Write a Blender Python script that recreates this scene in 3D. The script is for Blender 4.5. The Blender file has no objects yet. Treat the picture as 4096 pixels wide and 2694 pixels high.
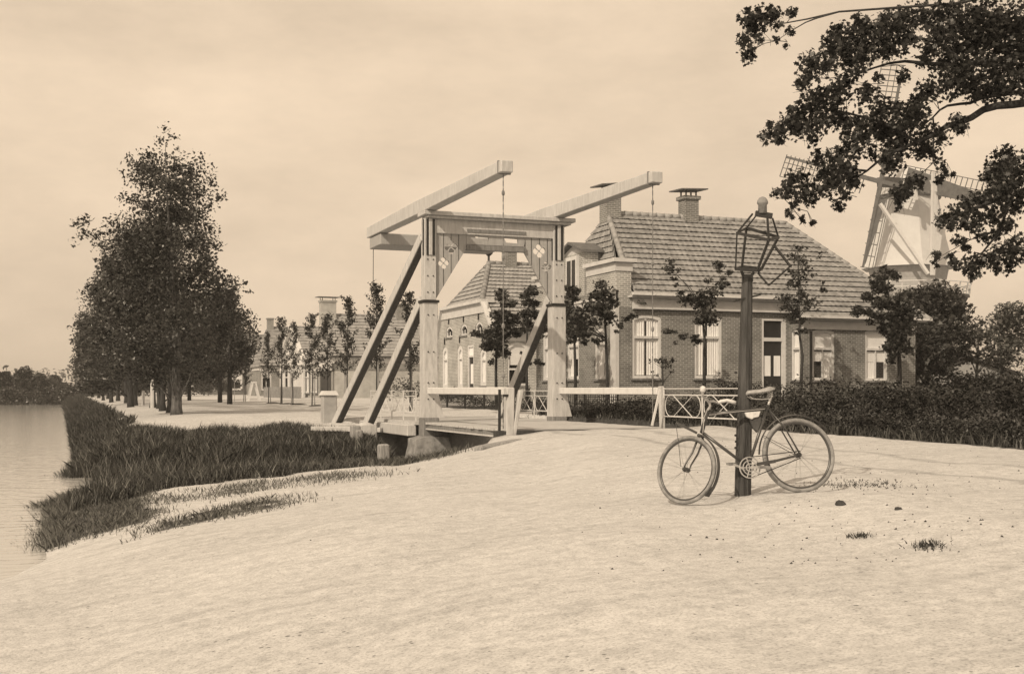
import bpy, bmesh, math, random
import numpy as np
from mathutils import Vector, Matrix
from mathutils.geometry import tessellate_polygon

# ------------------------------------------------------------------ camera, sky, sun, exposure
scene = bpy.context.scene
FPX = 4735.0            # focal length in photo pixels (photo 4096 wide)
EYE = 0.965             # lens height above the sand under the bicycle
RX, RY = 0.9346, -0.3557   # picture-right direction on the ground
FX, FY = 0.3557, 0.9346    # viewing direction on the ground
cam_data = bpy.data.cameras.new("camera")
cam_data.sensor_width = 36.0
cam_data.lens = 36.0 * FPX / 4096.0
cam_data.shift_y = 0.052
cam_data.clip_start = 0.1
cam_data.clip_end = 4000.0
cam = bpy.data.objects.new("camera", cam_data)
scene.collection.objects.link(cam)
cam.location = (0, 0, EYE)
cam.rotation_euler = (math.radians(90), 0, -math.atan2(FX, FY))
scene.camera = cam

SUN = Vector((-0.86, -0.62, 0.86)).normalized()
SUN_EL = math.asin(SUN.z)
world = bpy.data.worlds.new("World")
scene.world = world
world.use_nodes = True
nt = world.node_tree
nt.nodes.clear()
w_out = nt.nodes.new("ShaderNodeOutputWorld")
w_bg = nt.nodes.new("ShaderNodeBackground")
w_sky = nt.nodes.new("ShaderNodeTexSky")
w_sky.sky_type = 'NISHITA'
w_sky.sun_disc = False
w_sky.sun_elevation = SUN_EL
w_sky.sun_rotation = math.atan2(SUN.x, SUN.y)
w_sky.dust_density = 3.0
w_sky.air_density = 1.0
w_bw = nt.nodes.new("ShaderNodeRGBToBW")
nt.links.new(w_sky.outputs[0], w_bw.inputs[0])
# thin veil of cloud evens the sky out
w_tc = nt.nodes.new("ShaderNodeTexCoord")
w_map = nt.nodes.new("ShaderNodeMapping")
w_map.inputs['Scale'].default_value = (1.6, 1.6, 4.2)
nt.links.new(w_tc.outputs['Generated'], w_map.inputs[0])
w_n = nt.nodes.new("ShaderNodeTexNoise")
w_n.inputs['Scale'].default_value = 1.7
w_n.inputs['Detail'].default_value = 7.0
w_n.inputs['Roughness'].default_value = 0.62
nt.links.new(w_map.outputs[0], w_n.inputs['Vector'])
w_mr = nt.nodes.new("ShaderNodeMapRange")
w_mr.inputs[1].default_value = 0.3; w_mr.inputs[2].default_value = 0.7
w_mr.inputs[3].default_value = 5.4; w_mr.inputs[4].default_value = 8.4
nt.links.new(w_n.outputs['Fac'], w_mr.inputs[0])
w_mix = nt.nodes.new("ShaderNodeMix"); w_mix.data_type = 'FLOAT'
w_mix.inputs[0].default_value = 0.72
nt.links.new(w_bw.outputs[0], w_mix.inputs[2]); nt.links.new(w_mr.outputs[0], w_mix.inputs[3])
w_mul = nt.nodes.new("ShaderNodeVectorMath"); w_mul.operation = 'SCALE'
w_mul.inputs[0].default_value = (1.0, 0.79, 0.575)
nt.links.new(w_mix.outputs[0], w_mul.inputs['Scale'])
nt.links.new(w_mul.outputs[0], w_bg.inputs['Color'])
w_bg.inputs['Strength'].default_value = 0.143
nt.links.new(w_bg.outputs[0], w_out.inputs['Surface'])

sun_data = bpy.data.lights.new("sun", 'SUN')
sun_data.energy = 3.2
sun_data.angle = math.radians(0.6)
sun_data.color = (1.0, 0.84, 0.64)
sun = bpy.data.objects.new("sun", sun_data)
scene.collection.objects.link(sun)
sun.rotation_euler = SUN.to_track_quat('Z', 'Y').to_euler()
sun.location = (-40, -20, 60)

scene.view_settings.view_transform = 'Standard'
scene.view_settings.look = 'None'
scene.view_settings.exposure = 0.05
scene.view_settings.gamma = 1.0
scene.cycles.max_bounces = 6
scene.cycles.transparent_max_bounces = 12

# ------------------------------------------------------------------ measuring helpers
C0 = Vector((0, 0, EYE))
def ray(x, y):
    a = (x - 2048) / FPX
    return Vector((a * RX + FX, a * RY + FY, (1560 - y) / FPX))
def atY(x, y, Y): d = ray(x, y); return C0 + d * (Y / d.y)
def atX(x, y, X): d = ray(x, y); return C0 + d * (X / d.x)
def atD(x, y, D): return C0 + ray(x, y) * D
def atZ(x, y, z): d = ray(x, y); return C0 + d * ((z - EYE) / d.z)
def cf(xc, yc, z): return Vector((xc * RX + yc * FX, xc * RY + yc * FY, z))
K = 1.72122            # the 2380-wide view of the photo to photo pixels

# ------------------------------------------------------------------ materials
def new_mat(name):
    m = bpy.data.materials.new(name); m.use_nodes = True
    n = m.node_tree
    b = n.nodes["Principled BSDF"]
    return m, n, b
def grey_mat(name, v, var=0.25, scale=6.0, rough=0.85, bump=0.0, bscale=None, spec=0.3, stretch=(1, 1, 1), tint=(1, 1, 1), metal=0.0):
    m, n, b = new_mat(name)
    tc = n.nodes.new("ShaderNodeTexCoord")
    mp = n.nodes.new("ShaderNodeMapping"); mp.inputs['Scale'].default_value = stretch
    n.links.new(tc.outputs['Object'], mp.inputs[0])
    nz = n.nodes.new("ShaderNodeTexNoise"); nz.inputs['Scale'].default_value = scale
    nz.inputs['Detail'].default_value = 6; nz.inputs['Roughness'].default_value = 0.65
    n.links.new(mp.outputs[0], nz.inputs['Vector'])
    cr = n.nodes.new("ShaderNodeValToRGB")
    lo, hi = v * (1 - var), v * (1 + var)
    cr.color_ramp.elements[0].position = 0.3; cr.color_ramp.elements[1].position = 0.7
    cr.color_ramp.elements[0].color = (lo * tint[0], lo * tint[1], lo * tint[2], 1)
    cr.color_ramp.elements[1].color = (hi * tint[0], hi * tint[1], hi * tint[2], 1)
    n.links.new(nz.outputs['Fac'], cr.inputs[0])
    n.links.new(cr.outputs[0], b.inputs['Base Color'])
    b.inputs['Roughness'].default_value = rough
    b.inputs['Specular IOR Level'].default_value = spec
    b.inputs['Metallic'].default_value = metal
    if bump:
        nb = n.nodes.new("ShaderNodeTexNoise"); nb.inputs['Scale'].default_value = bscale or scale * 3
        nb.inputs['Detail'].default_value = 5
        n.links.new(mp.outputs[0], nb.inputs['Vector'])
        bp = n.nodes.new("ShaderNodeBump"); bp.inputs['Strength'].default_value = bump
        bp.inputs['Distance'].default_value = 0.03
        n.links.new(nb.outputs['Fac'], bp.inputs['Height']); n.links.new(bp.outputs[0], b.inputs['Normal'])
    return m
def brick_mat(name, v, row=0.075, contrast=0.45):
    m, n, b = new_mat(name)
    g = n.nodes.new("ShaderNodeNewGeometry")
    sp = n.nodes.new("ShaderNodeSeparateXYZ"); n.links.new(g.outputs['Position'], sp.inputs[0])
    ad = n.nodes.new("ShaderNodeMath"); ad.operation = 'ADD'
    n.links.new(sp.outputs[0], ad.inputs[0]); n.links.new(sp.outputs[1], ad.inputs[1])
    cb = n.nodes.new("ShaderNodeCombineXYZ")
    n.links.new(ad.outputs[0], cb.inputs[0]); n.links.new(sp.outputs[2], cb.inputs[1])
    br = n.nodes.new("ShaderNodeTexBrick")
    br.inputs['Scale'].default_value = 1.0
    br.inputs['Brick Width'].default_value = 0.23; br.inputs['Row Height'].default_value = row
    br.inputs['Mortar Size'].default_value = 0.013; br.inputs['Mortar Smooth'].default_value = 0.3
    br.inputs['Bias'].default_value = -0.2
    d = v * (1 - contrast)
    br.inputs['Color1'].default_value = (v, v, v * 0.97, 1)
    br.inputs['Color2'].default_value = (d, d, d * 0.97, 1)
    br.inputs['Mortar'].default_value = (v * 1.9, v * 1.9, v * 1.85, 1)
    n.links.new(cb.outputs[0], br.inputs['Vector'])
    nz = n.nodes.new("ShaderNodeTexNoise"); nz.inputs['Scale'].default_value = 1.3; nz.inputs['Detail'].default_value = 8
    n.links.new(g.outputs['Position'], nz.inputs['Vector'])
    mr = n.nodes.new("ShaderNodeMapRange"); mr.inputs[1].default_value = .3; mr.inputs[2].default_value = .7
    mr.inputs[3].default_value = .78; mr.inputs[4].default_value = 1.2
    n.links.new(nz.outputs['Fac'], mr.inputs[0])
    mu = n.nodes.new("ShaderNodeVectorMath"); mu.operation = 'SCALE'
    n.links.new(br.outputs['Color'], mu.inputs[0]); n.links.new(mr.outputs[0], mu.inputs['Scale'])
    n.links.new(mu.outputs[0], b.inputs['Base Color'])
    b.inputs['Roughness'].default_value = 0.9
    bp = n.nodes.new("ShaderNodeBump"); bp.inputs['Strength'].default_value = .5; bp.inputs['Distance'].default_value = .01
    bp.invert = True
    n.links.new(br.outputs['Fac'], bp.inputs['Height']); n.links.new(bp.outputs[0], b.inputs['Normal'])
    return m
def leaf_mat(name, v, var=0.5, rough=0.5, trans=0.12, spec=0.5):
    m, n, b = new_mat(name)
    g = n.nodes.new("ShaderNodeNewGeometry")
    cr = n.nodes.new("ShaderNodeValToRGB")
    lo, hi = v * (1 - var), v * (1 + var)
    cr.color_ramp.elements[0].color = (lo, lo, lo * .93, 1); cr.color_ramp.elements[1].color = (hi, hi, hi * .93, 1)
    n.links.new(g.outputs['Random Per Island'], cr.inputs[0])
    n.links.new(cr.outputs[0], b.inputs['Base Color'])
    b.inputs['Roughness'].default_value = rough
    b.inputs['Specular IOR Level'].default_value = spec
    tr = n.nodes.new("ShaderNodeBsdfTranslucent"); n.links.new(cr.outputs[0], tr.inputs[0])
    mx = n.nodes.new("ShaderNodeMixShader"); mx.inputs[0].default_value = trans
    n.links.new(b.outputs[0], mx.inputs[1]); n.links.new(tr.outputs[0], mx.inputs[2])
    n.links.new(mx.outputs[0], n.nodes["Material Output"].inputs[0])
    return m

M = {}
M['white'] = grey_mat('white_paint', 0.62, .10, 5, .6, .15, 30)
M['bridge_white'] = grey_mat('weathered_white_paint', 0.48, .19, 5, .65, .35, 25, stretch=(3, 3, .6))
M['bridge_board'] = grey_mat('weathered_board_paint', 0.36, .14, 4, .7, .35, 25, stretch=(5, 5, .5))
M['bridge_grey'] = grey_mat('grey_timber', 0.20, .3, 5, .8, .4, 25, stretch=(4, 4, .6))
M['dark_wood'] = grey_mat('dark_timber', 0.055, .4, 5, .75, .5, 25, stretch=(6, 6, .5))
M['grey_wood'] = grey_mat('bleached_timber', 0.30, .45, 6, .85, .6, 25, stretch=(5, 5, .6))
M['stone'] = grey_mat('rough_stone', 0.22, .35, 6, .9, .6, 14)
M['iron'] = grey_mat('dark_iron', 0.018, .3, 8, .5, .1, 30, spec=.5)
M['white_iron'] = grey_mat('white_painted_iron', 0.58, .12, 8, .6)
M['brick'] = brick_mat('brown_brick', 0.175)
M['brick_pale'] = brick_mat('pale_brick', 0.30, contrast=.3)
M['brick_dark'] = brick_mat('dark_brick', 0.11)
M['plaster'] = grey_mat('pale_plaster', 0.55, .12, 3, .85)
M['grey_plaster'] = grey_mat('grey_plaster', 0.34, .18, 3, .85)
M['tile'] = grey_mat('roof_tile', 0.235, .38, 2.6, .8, .25, 30)
M['tile_pale'] = grey_mat('pale_roof_tile', 0.29, .28, 2.5, .8, .25, 30)
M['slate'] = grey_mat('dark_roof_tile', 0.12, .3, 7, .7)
M['curtain'] = grey_mat('curtain_cloth', 0.82, .16, 5, .9, stretch=(7, 7, .25))
M['blind'] = grey_mat('linen_blind', 0.82, .08, 3, .9)
M['door_dark'] = grey_mat('dark_door_paint', 0.022, .25, 6, .45, spec=.5)
M['bark'] = grey_mat('grey_bark', 0.10, .75, 7, .95, .9, 14, stretch=(2, 2, .7))
M['bark_dark'] = grey_mat('dark_bark', 0.045, .5, 9, .95, .8, 16, stretch=(3, 3, .5))
M['leaf_oak'] = leaf_mat('oak_leaf', 0.028, .75, .45, .25, .5)
M['leaf_big'] = leaf_mat('lime_leaf', 0.037, .9, .42, .12, .55)
M['leaf_young'] = leaf_mat('young_tree_leaf', 0.038, .6, .5, .12)
M['leaf_maple'] = leaf_mat('maple_leaf', 0.036, .75, .5, .12)
M['leaf_hedge'] = leaf_mat('hedge_leaf', 0.030, .55, .5, .08)
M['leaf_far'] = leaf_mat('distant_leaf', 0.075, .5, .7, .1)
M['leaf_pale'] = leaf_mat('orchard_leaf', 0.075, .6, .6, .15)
M['blade'] = leaf_mat('reed_blade', 0.050, .95, .5, .12)
M['blade_dry'] = leaf_mat('dry_grass_blade', 0.125, .8, .7, .12)
M['straw'] = leaf_mat('dry_reed', 0.22, .7, .7, .1)
M['soil'] = grey_mat('dark_soil', 0.05, .4, 4, .95)
M['rubber'] = grey_mat('pale_rubber', 0.22, .45, 14, .8)
M['enamel'] = grey_mat('black_enamel', 0.05, .3, 8, .32, spec=.6)
M['nickel'] = grey_mat('nickel_plate', 0.55, .1, 9, .28, metal=.7)
M['leather_pale'] = grey_mat('pale_leather', 0.55, .25, 12, .6)
M['saddle_leather'] = grey_mat('worn_saddle_leather', 0.26, .5, 14, .4, spec=.5)
M['strut_dark'] = grey_mat('dark_strut_face', 0.085, .4, 5, .75, .5, 25, stretch=(6, 6, .5))
M['leather'] = grey_mat('dark_leather', 0.06, .4, 14, .6)
M['mill_white'] = grey_mat('white_mill_cladding', 0.52, .07, 1.2, .8)
M['mill_grey'] = grey_mat('grey_mill_timber', 0.085, .25, 2, .8)
M['sail'] = grey_mat('sail_lattice', 0.10, .3, 3, .8)
M['lamp_post'] = grey_mat('tarred_post', 0.06, .7, 5, .8, .6, 20, stretch=(5, 5, .35))

def glass_mat():
    m = bpy.data.materials.new('window_glass'); m.use_nodes = True
    n = m.node_tree; n.nodes.clear()
    o = n.nodes.new("ShaderNodeOutputMaterial"); t = n.nodes.new("ShaderNodeBsdfTransparent")
    t.inputs[0].default_value = (.95, .95, .95, 1)
    g = n.nodes.new("ShaderNodeBsdfGlossy"); g.inputs['Roughness'].default_value = .03
    mx = n.nodes.new("ShaderNodeMixShader"); mx.inputs[0].default_value = .07
    n.links.new(t.outputs[0], mx.inputs[1]); n.links.new(g.outputs[0], mx.inputs[2])
    n.links.new(mx.outputs[0], o.inputs[0])
    return m
M['glass'] = glass_mat()

def water_mat():
    m, n, b = new_mat('canal_water')
    b.inputs['Base Color'].default_value = (.44, .44, .43, 1)
    b.inputs['Roughness'].default_value = 0.06
    b.inputs['IOR'].default_value = 1.33
    b.inputs['Specular IOR Level'].default_value = 0.5
    g = n.nodes.new("ShaderNodeNewGeometry")
    mp = n.nodes.new("ShaderNodeMapping"); mp.inputs['Scale'].default_value = (.5, 1.4, 1)
    mp.inputs['Rotation'].default_value = (0, 0, .36)
    n.links.new(g.outputs['Position'], mp.inputs[0])
    nz = n.nodes.new("ShaderNodeTexNoise"); nz.inputs['Scale'].default_value = 3.0; nz.inputs['Detail'].default_value = 3
    n.links.new(mp.outputs[0], nz.inputs['Vector'])
    bp = n.nodes.new("ShaderNodeBump"); bp.inputs['Strength'].default_value = .38; bp.inputs['Distance'].default_value = .04
    n.links.new(nz.outputs['Fac'], bp.inputs['Height']); n.links.new(bp.outputs[0], b.inputs['Normal'])
    return m
M['water'] = water_mat()

def ground_mat():
    m, n, b = new_mat('sand_and_turf')
    g = n.nodes.new("ShaderNodeNewGeometry")
    at = n.nodes.new("ShaderNodeAttribute"); at.attribute_name = "turf"
    def noise(scale, det=6, rough=.6):
        z = n.nodes.new("ShaderNodeTexNoise"); z.inputs['Scale'].default_value = scale
        z.inputs['Detail'].default_value = det; z.inputs['Roughness'].default_value = rough
        n.links.new(g.outputs['Position'], z.inputs['Vector']); return z
    def ramp(src, a, b_, ca, cb_):
        r = n.nodes.new("ShaderNodeValToRGB")
        r.color_ramp.elements[0].position = a; r.color_ramp.elements[1].position = b_
        r.color_ramp.elements[0].color = (*[ca] * 3, 1); r.color_ramp.elements[1].color = (*[cb_] * 3, 1)
        n.links.new(src, r.inputs[0]); return r
    def mult(a, b_):
        mu = n.nodes.new("ShaderNodeMix"); mu.data_type = 'RGBA'; mu.blend_type = 'MULTIPLY'
        mu.inputs[0].default_value = 1
        n.links.new(a, mu.inputs[6]); n.links.new(b_, mu.inputs[7]); return mu.outputs[2]
    n1 = noise(.55, 5); n2 = noise(9, 8, .75); n3 = noise(55, 4, .7)
    sand = mult(mult(ramp(n1.outputs['Fac'], .3, .7, .56, .63).outputs[0], ramp(n2.outputs['Fac'], .36, .6, .74, 1.0).outputs[0]),
                ramp(n3.outputs['Fac'], .30, .52, .55, 1.0).outputs[0])
    # crumbs of earth and gravel, thicker in patches
    vo = n.nodes.new("ShaderNodeTexVoronoi"); vo.inputs['Scale'].default_value = 11
    n.links.new(g.outputs['Position'], vo.inputs['Vector'])
    n6 = noise(.8, 4); n7 = noise(3.1, 5, .7)
    sm = n.nodes.new("ShaderNodeMath"); sm.operation = 'MULTIPLY'; n.links.new(n6.outputs['Fac'], sm.inputs[0]); n.links.new(n7.outputs['Fac'], sm.inputs[1])
    th = n.nodes.new("ShaderNodeMapRange"); th.inputs[1].default_value = .20; th.inputs[2].default_value = .42; th.inputs[3].default_value = .0; th.inputs[4].default_value = .17
    n.links.new(sm.outputs[0], th.inputs[0])
    lt = n.nodes.new("ShaderNodeMath"); lt.operation = 'SUBTRACT'; n.links.new(vo.outputs['Distance'], lt.inputs[0]); n.links.new(th.outputs[0], lt.inputs[1])
    sand = mult(sand, ramp(lt.outputs[0], .0, .05, .42, 1.0).outputs[0])
    # faint cart ruts coming off the bridge
    sx = n.nodes.new("ShaderNodeSeparateXYZ"); n.links.new(g.outputs['Position'], sx.inputs[0])
    n8 = noise(.45, 3)
    wv = n.nodes.new("ShaderNodeMath"); wv.operation = 'MULTIPLY_ADD'; wv.inputs[1].default_value = 1.4
    n.links.new(n8.outputs['Fac'], wv.inputs[0]); n.links.new(sx.outputs[0], wv.inputs[2])
    for x0 in (9.9, 11.3):
        ds = n.nodes.new("ShaderNodeMath"); ds.operation = 'SUBTRACT'; ds.inputs[1].default_value = x0; n.links.new(wv.outputs[0], ds.inputs[0])
        ab = n.nodes.new("ShaderNodeMath"); ab.operation = 'ABSOLUTE'; n.links.new(ds.outputs[0], ab.inputs[0])
        sand = mult(sand, ramp(ab.outputs[0], .04, .16, .74, 1.0).outputs[0])
    # trodden, greyer patches drawn out along the road edge
    mpz = n.nodes.new("ShaderNodeMapping"); mpz.inputs['Rotation'].default_value = (0, 0, .36); mpz.inputs['Scale'].default_value = (.5, 2.2, 1)
    n.links.new(g.outputs['Position'], mpz.inputs[0])
    n9 = n.nodes.new("ShaderNodeTexNoise"); n9.inputs['Scale'].default_value = 1.5; n9.inputs['Detail'].default_value = 9; n9.inputs['Roughness'].default_value = .72
    n.links.new(mpz.outputs[0], n9.inputs['Vector'])
    sand = mult(sand, ramp(n9.outputs['Fac'], .33, .5, .83, 1.0).outputs[0])
    n4 = noise(5, 8, .7)
    turf = ramp(n4.outputs['Fac'], .3, .75, .025, .10)
    # ragged edge between turf and sand
    n5 = noise(2.2, 8, .7)
    ad = n.nodes.new("ShaderNodeMath"); ad.operation = 'ADD'
    sb = n.nodes.new("ShaderNodeMath"); sb.operation = 'MULTIPLY_ADD'; sb.inputs[1].default_value = 1.6; sb.inputs[2].default_value = -.8
    n.links.new(n5.outputs['Fac'], sb.inputs[0])
    n.links.new(at.outputs['Fac'], ad.inputs[0]); n.links.new(sb.outputs[0], ad.inputs[1])
    st = ramp(ad.outputs[0], .42, .62, 0, 1)
    mx = n.nodes.new("ShaderNodeMix"); mx.data_type = 'RGBA'
    n.links.new(st.outputs[0], mx.inputs[0]); n.links.new(sand, mx.inputs[6]); n.links.new(turf.outputs[0], mx.inputs[7])
    n.links.new(mx.outputs[2], b.inputs['Base Color'])
    b.inputs['Roughness'].default_value = .95; b.inputs['Specular IOR Level'].default_value = .15
    bp = n.nodes.new("ShaderNodeBump"); bp.inputs['Strength'].default_value = .45; bp.inputs['Distance'].default_value = .015
    n.links.new(n3.outputs['Fac'], bp.inputs['Height']); n.links.new(bp.outputs[0], b.inputs['Normal'])
    return m
M['ground'] = ground_mat()

# ------------------------------------------------------------------ object helpers
def wloc(o):
    v = Vector((0, 0, 0))
    while o is not None:
        v += o.location; o = o.parent
    return v
def thing(name, label, cat, loc=(0, 0, 0), group=None):
    o = bpy.data.objects.new(name, None); scene.collection.objects.link(o)
    o.location = loc; o.empty_display_size = .3
    o['label'] = label; o['category'] = cat
    if group: o['group'] = group
    return o
def tag(o, label, cat, group=None):
    o['label'] = label; o['category'] = cat
    if group: o['group'] = group
    return o
def mesh_object(name, me, mat, parent=None, label=None):
    o = bpy.data.objects.new(name, me); scene.collection.objects.link(o)
    if mat is not None: me.materials.append(M[mat] if isinstance(mat, str) else mat)
    if parent is not None: o.parent = parent
    if label: o['label'] = label
    return o
class MB:
    def __init__(s): s.v = []; s.f = []
    def poly(s, pts):
        k = len(s.v); s.v += [Vector(p) for p in pts]; s.f.append(tuple(range(k, k + len(pts)))); return s
    def hexa(s, p):      # 8 points: bottom 0-3, top 4-7
        k = len(s.v); s.v += [Vector(q) for q in p]
        for f in ((3, 2, 1, 0), (4, 5, 6, 7), (0, 1, 5, 4), (1, 2, 6, 5), (2, 3, 7, 6), (3, 0, 4, 7)):
            s.f.append(tuple(k + i for i in f))
        return s
    def box(s, x0, x1, y0, y1, z0, z1):
        x0, x1 = min(x0, x1), max(x0, x1); y0, y1 = min(y0, y1), max(y0, y1); z0, z1 = min(z0, z1), max(z0, z1)
        return s.hexa([(x0, y0, z0), (x1, y0, z0), (x1, y1, z0), (x0, y1, z0), (x0, y0, z1), (x1, y0, z1), (x1, y1, z1), (x0, y1, z1)])
    def bar(s, a, b, w, h, up=(0, 0, 1), w2=None, h2=None):
        a, b = Vector(a), Vector(b); d = (b - a).normalized(); up = Vector(up)
        if abs(d.dot(up)) > .98: up = Vector((1, 0, 0)) if abs(d.x) < .9 else Vector((0, 1, 0))
        r = d.cross(up).normalized(); u = r.cross(d).normalized()
        w2 = w if w2 is None else w2; h2 = h if h2 is None else h2
        p = [a - r * w / 2 - u * h / 2, a + r * w / 2 - u * h / 2, a + r * w / 2 + u * h / 2, a - r * w / 2 + u * h / 2,
             b - r * w2 / 2 - u * h2 / 2, b + r * w2 / 2 - u * h2 / 2, b + r * w2 / 2 + u * h2 / 2, b - r * w2 / 2 + u * h2 / 2]
        return s.hexa(p)
    def tube(s, pts, rad, n=8, close=False, caps=True):
        pts = [Vector(p) for p in pts]
        if not hasattr(rad, '__len__'): rad = [rad] * len(pts)
        m = len(pts); k = len(s.v); ref = None
        for i, p in enumerate(pts):
            if close: d = pts[(i + 1) % m] - pts[i - 1]
            else: d = pts[min(i + 1, m - 1)] - pts[max(i - 1, 0)]
            if d.length < 1e-9: d = Vector((0, 0, 1))
            d.normalize()
            if ref is None:
                ref = Vector((0, 0, 1)) if abs(d.z) < .9 else Vector((1, 0, 0))
                ref = (ref - d * ref.dot(d)).normalized()
            else:
                ref = ref - d * ref.dot(d)
                ref = ref.normalized() if ref.length > 1e-6 else d.orthogonal().normalized()
            q = d.cross(ref)
            for j in range(n):
                t = 2 * math.pi * j / n
                s.v.append(p + (ref * math.cos(t) + q * math.sin(t)) * rad[i])
        for i in range(m if close else m - 1):
            a = k + i * n; b = k + ((i + 1) % m) * n
            for j in range(n):
                s.f.append((a + j, a + (j + 1) % n, b + (j + 1) % n, b + j))
        if caps and not close:
            s.f.append(tuple(k + j for j in reversed(range(n)))); s.f.append(tuple(k + (m - 1) * n + j for j in range(n)))
        return s
    def lathe(s, c, prof, n=16, phase=0.0):
        c = Vector(c); k = len(s.v)
        for r, z in prof:
            for j in range(n):
                t = 2 * math.pi * j / n + phase
                s.v.append(c + Vector((r * math.cos(t), r * math.sin(t), z)))
        for i in range(len(prof) - 1):
            for j in range(n):
                s.f.append((k + i * n + j, k + i * n + (j + 1) % n, k + (i + 1) * n + (j + 1) % n, k + (i + 1) * n + j))
        s.f.append(tuple(k + j for j in reversed(range(n)))); s.f.append(tuple(k + (len(prof) - 1) * n + j for j in range(n)))
        return s
    def prism(s, pts, off):     # planar outline swept along off
        off = Vector(off); n = len(pts); k = len(s.v)
        s.v += [Vector(p) for p in pts] + [Vector(p) + off for p in pts]
        s.f.append(tuple(k + i for i in range(n))); s.f.append(tuple(k + n + i for i in reversed(range(n))))
        for i in range(n):
            s.f.append((k + i, k + n + i, k + n + (i + 1) % n, k + (i + 1) % n))
        return s
    def holed(s, loops, off):   # outline plus holes, swept along off
        off = Vector(off)
        loops = [[Vector(p) for p in l] for l in loops]
        tris = tessellate_polygon(loops); flat = [p for l in loops for p in l]
        k = len(s.v); n = len(flat)
        s.v += flat + [p + off for p in flat]
        for t in tris:
            s.f.append(tuple(k + i for i in t)); s.f.append(tuple(k + n + i for i in reversed(t)))
        b = k
        for l in loops:
            m = len(l)
            for i in range(m):
                s.f.append((b + i, b + n + i, b + n + (i + 1) % m, b + (i + 1) % m))
            b += m
        return s
    def build(s, name, mat, parent=None, smooth=False, label=None, bevel=0.0):
        off = wloc(parent) if parent is not None else Vector((0, 0, 0))
        me = bpy.data.meshes.new(name)
        me.from_pydata([tuple(v - off) for v in s.v], [], s.f)
        bm = bmesh.new(); bm.from_mesh(me)
        bmesh.ops.recalc_face_normals(bm, faces=bm.faces)
        if bevel:
            bmesh.ops.remove_doubles(bm, verts=bm.verts, dist=1e-5)
            es = [e for e in bm.edges if len(e.link_faces) == 2 and e.calc_face_angle(0) > .5]
            bmesh.ops.bevel(bm, geom=es, offset=bevel, segments=1, affect='EDGES', clamp_overlap=True)
        bm.to_mesh(me); bm.free()
        if smooth:
            me.polygons.foreach_set('use_smooth', [True] * len(me.polygons))
        return mesh_object(name, me, mat, parent, label)
def settle(o):
    """move a single-mesh object's origin to the middle of its foot"""
    me = o.data; co = np.empty(len(me.vertices) * 3); me.vertices.foreach_get('co', co); co = co.reshape(-1, 3)
    c = np.array([(co[:, 0].min() + co[:, 0].max()) / 2, (co[:, 1].min() + co[:, 1].max()) / 2, co[:, 2].min()])
    me.vertices.foreach_set('co', (co - c).ravel()); o.location = tuple(c); return o

def fast_mesh(name, V, Fc, mat, parent=None, label=None):
    """V (n,3) array in world space, Fc (m,k) array of equal-size faces"""
    if parent is not None:
        V = V - np.array(wloc(parent))
    me = bpy.data.meshes.new(name)
    m, k = Fc.shape
    me.vertices.add(len(V)); me.vertices.foreach_set('co', np.ascontiguousarray(V, dtype=np.float32).ravel())
    me.loops.add(m * k); me.loops.foreach_set('vertex_index', Fc.astype(np.int32).ravel())
    me.polygons.add(m); me.polygons.foreach_set('loop_start', np.arange(m, dtype=np.int32) * k)
    me.update(calc_edges=True); me.validate()
    return mesh_object(name, me, mat, parent, label)

LEAF = np.array([(-.5, 0), (-.1, .30), (.5, 0), (-.1, -.30)])
LOBED = np.array([(-.5, 0), (-.22, .16), (-.2, .42), (.06, .22), (.2, .40), (.28, .14), (.52, 0), (.28, -.14), (.2, -.40), (.06, -.22), (-.2, -.42), (-.22, -.16)])
MAPLE = np.array([(-.45, 0), (-.2, .12), (-.25, .46), (.08, .2), (.5, 0), (.08, -.2), (-.25, -.46), (-.2, -.12)])
def rock(name, mat, c, hx, hy, z0, z1, parent=None, seed=1, rough=.06, taper=.8):
    bm = bmesh.new(); bmesh.ops.create_cube(bm, size=2)
    bmesh.ops.subdivide_edges(bm, edges=bm.edges[:], cuts=5, use_grid_fill=True)
    from mathutils import noise as mn
    off = wloc(parent) if parent is not None else Vector((0, 0, 0))
    for v in bm.verts:
        p = v.co.copy(); s = p.lerp(p.normalized() * 1.25, .32); t = (s.z + 1) / 2; k = 1 + (taper - 1) * t
        w = Vector((c[0] + s.x * hx * k, c[1] + s.y * hy * k, z0 + (z1 - z0) * t))
        d = mn.noise_vector(w * 2.3 + Vector((seed, 0, 0))) * rough + mn.noise_vector(w * 7 + Vector((seed, 3, 0))) * rough * .4
        v.co = w + d - off
    me = bpy.data.meshes.new(name); bm.to_mesh(me); bm.free()
    return mesh_object(name, me, mat, parent)
def leaf_arrays(P, size, rng, tmpl=LEAF, flat=0.0, sjit=.35):
    n = len(P); k = len(tmpl)
    nrm = rng.normal(size=(n, 3)); nrm[:, 2] = np.abs(nrm[:, 2]) + flat
    nrm /= np.linalg.norm(nrm, axis=1)[:, None]
    a = rng.normal(size=(n, 3)); a -= nrm * (a * nrm).sum(1)[:, None]
    a /= np.linalg.norm(a, axis=1)[:, None]
    b = np.cross(nrm, a)
    s = size * (1 + sjit * rng.uniform(-1, 1, n))
    bend = -.25 * np.abs(tmpl[:, 0])
    V = P[:, None, :] + s[:, None, None] * (tmpl[None, :, 0, None] * a[:, None, :] + tmpl[None, :, 1, None] * b[:, None, :] + bend[None, :, None] * nrm[:, None, :])
    return V.reshape(-1, 3), np.arange(n * k).reshape(n, k)
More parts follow.
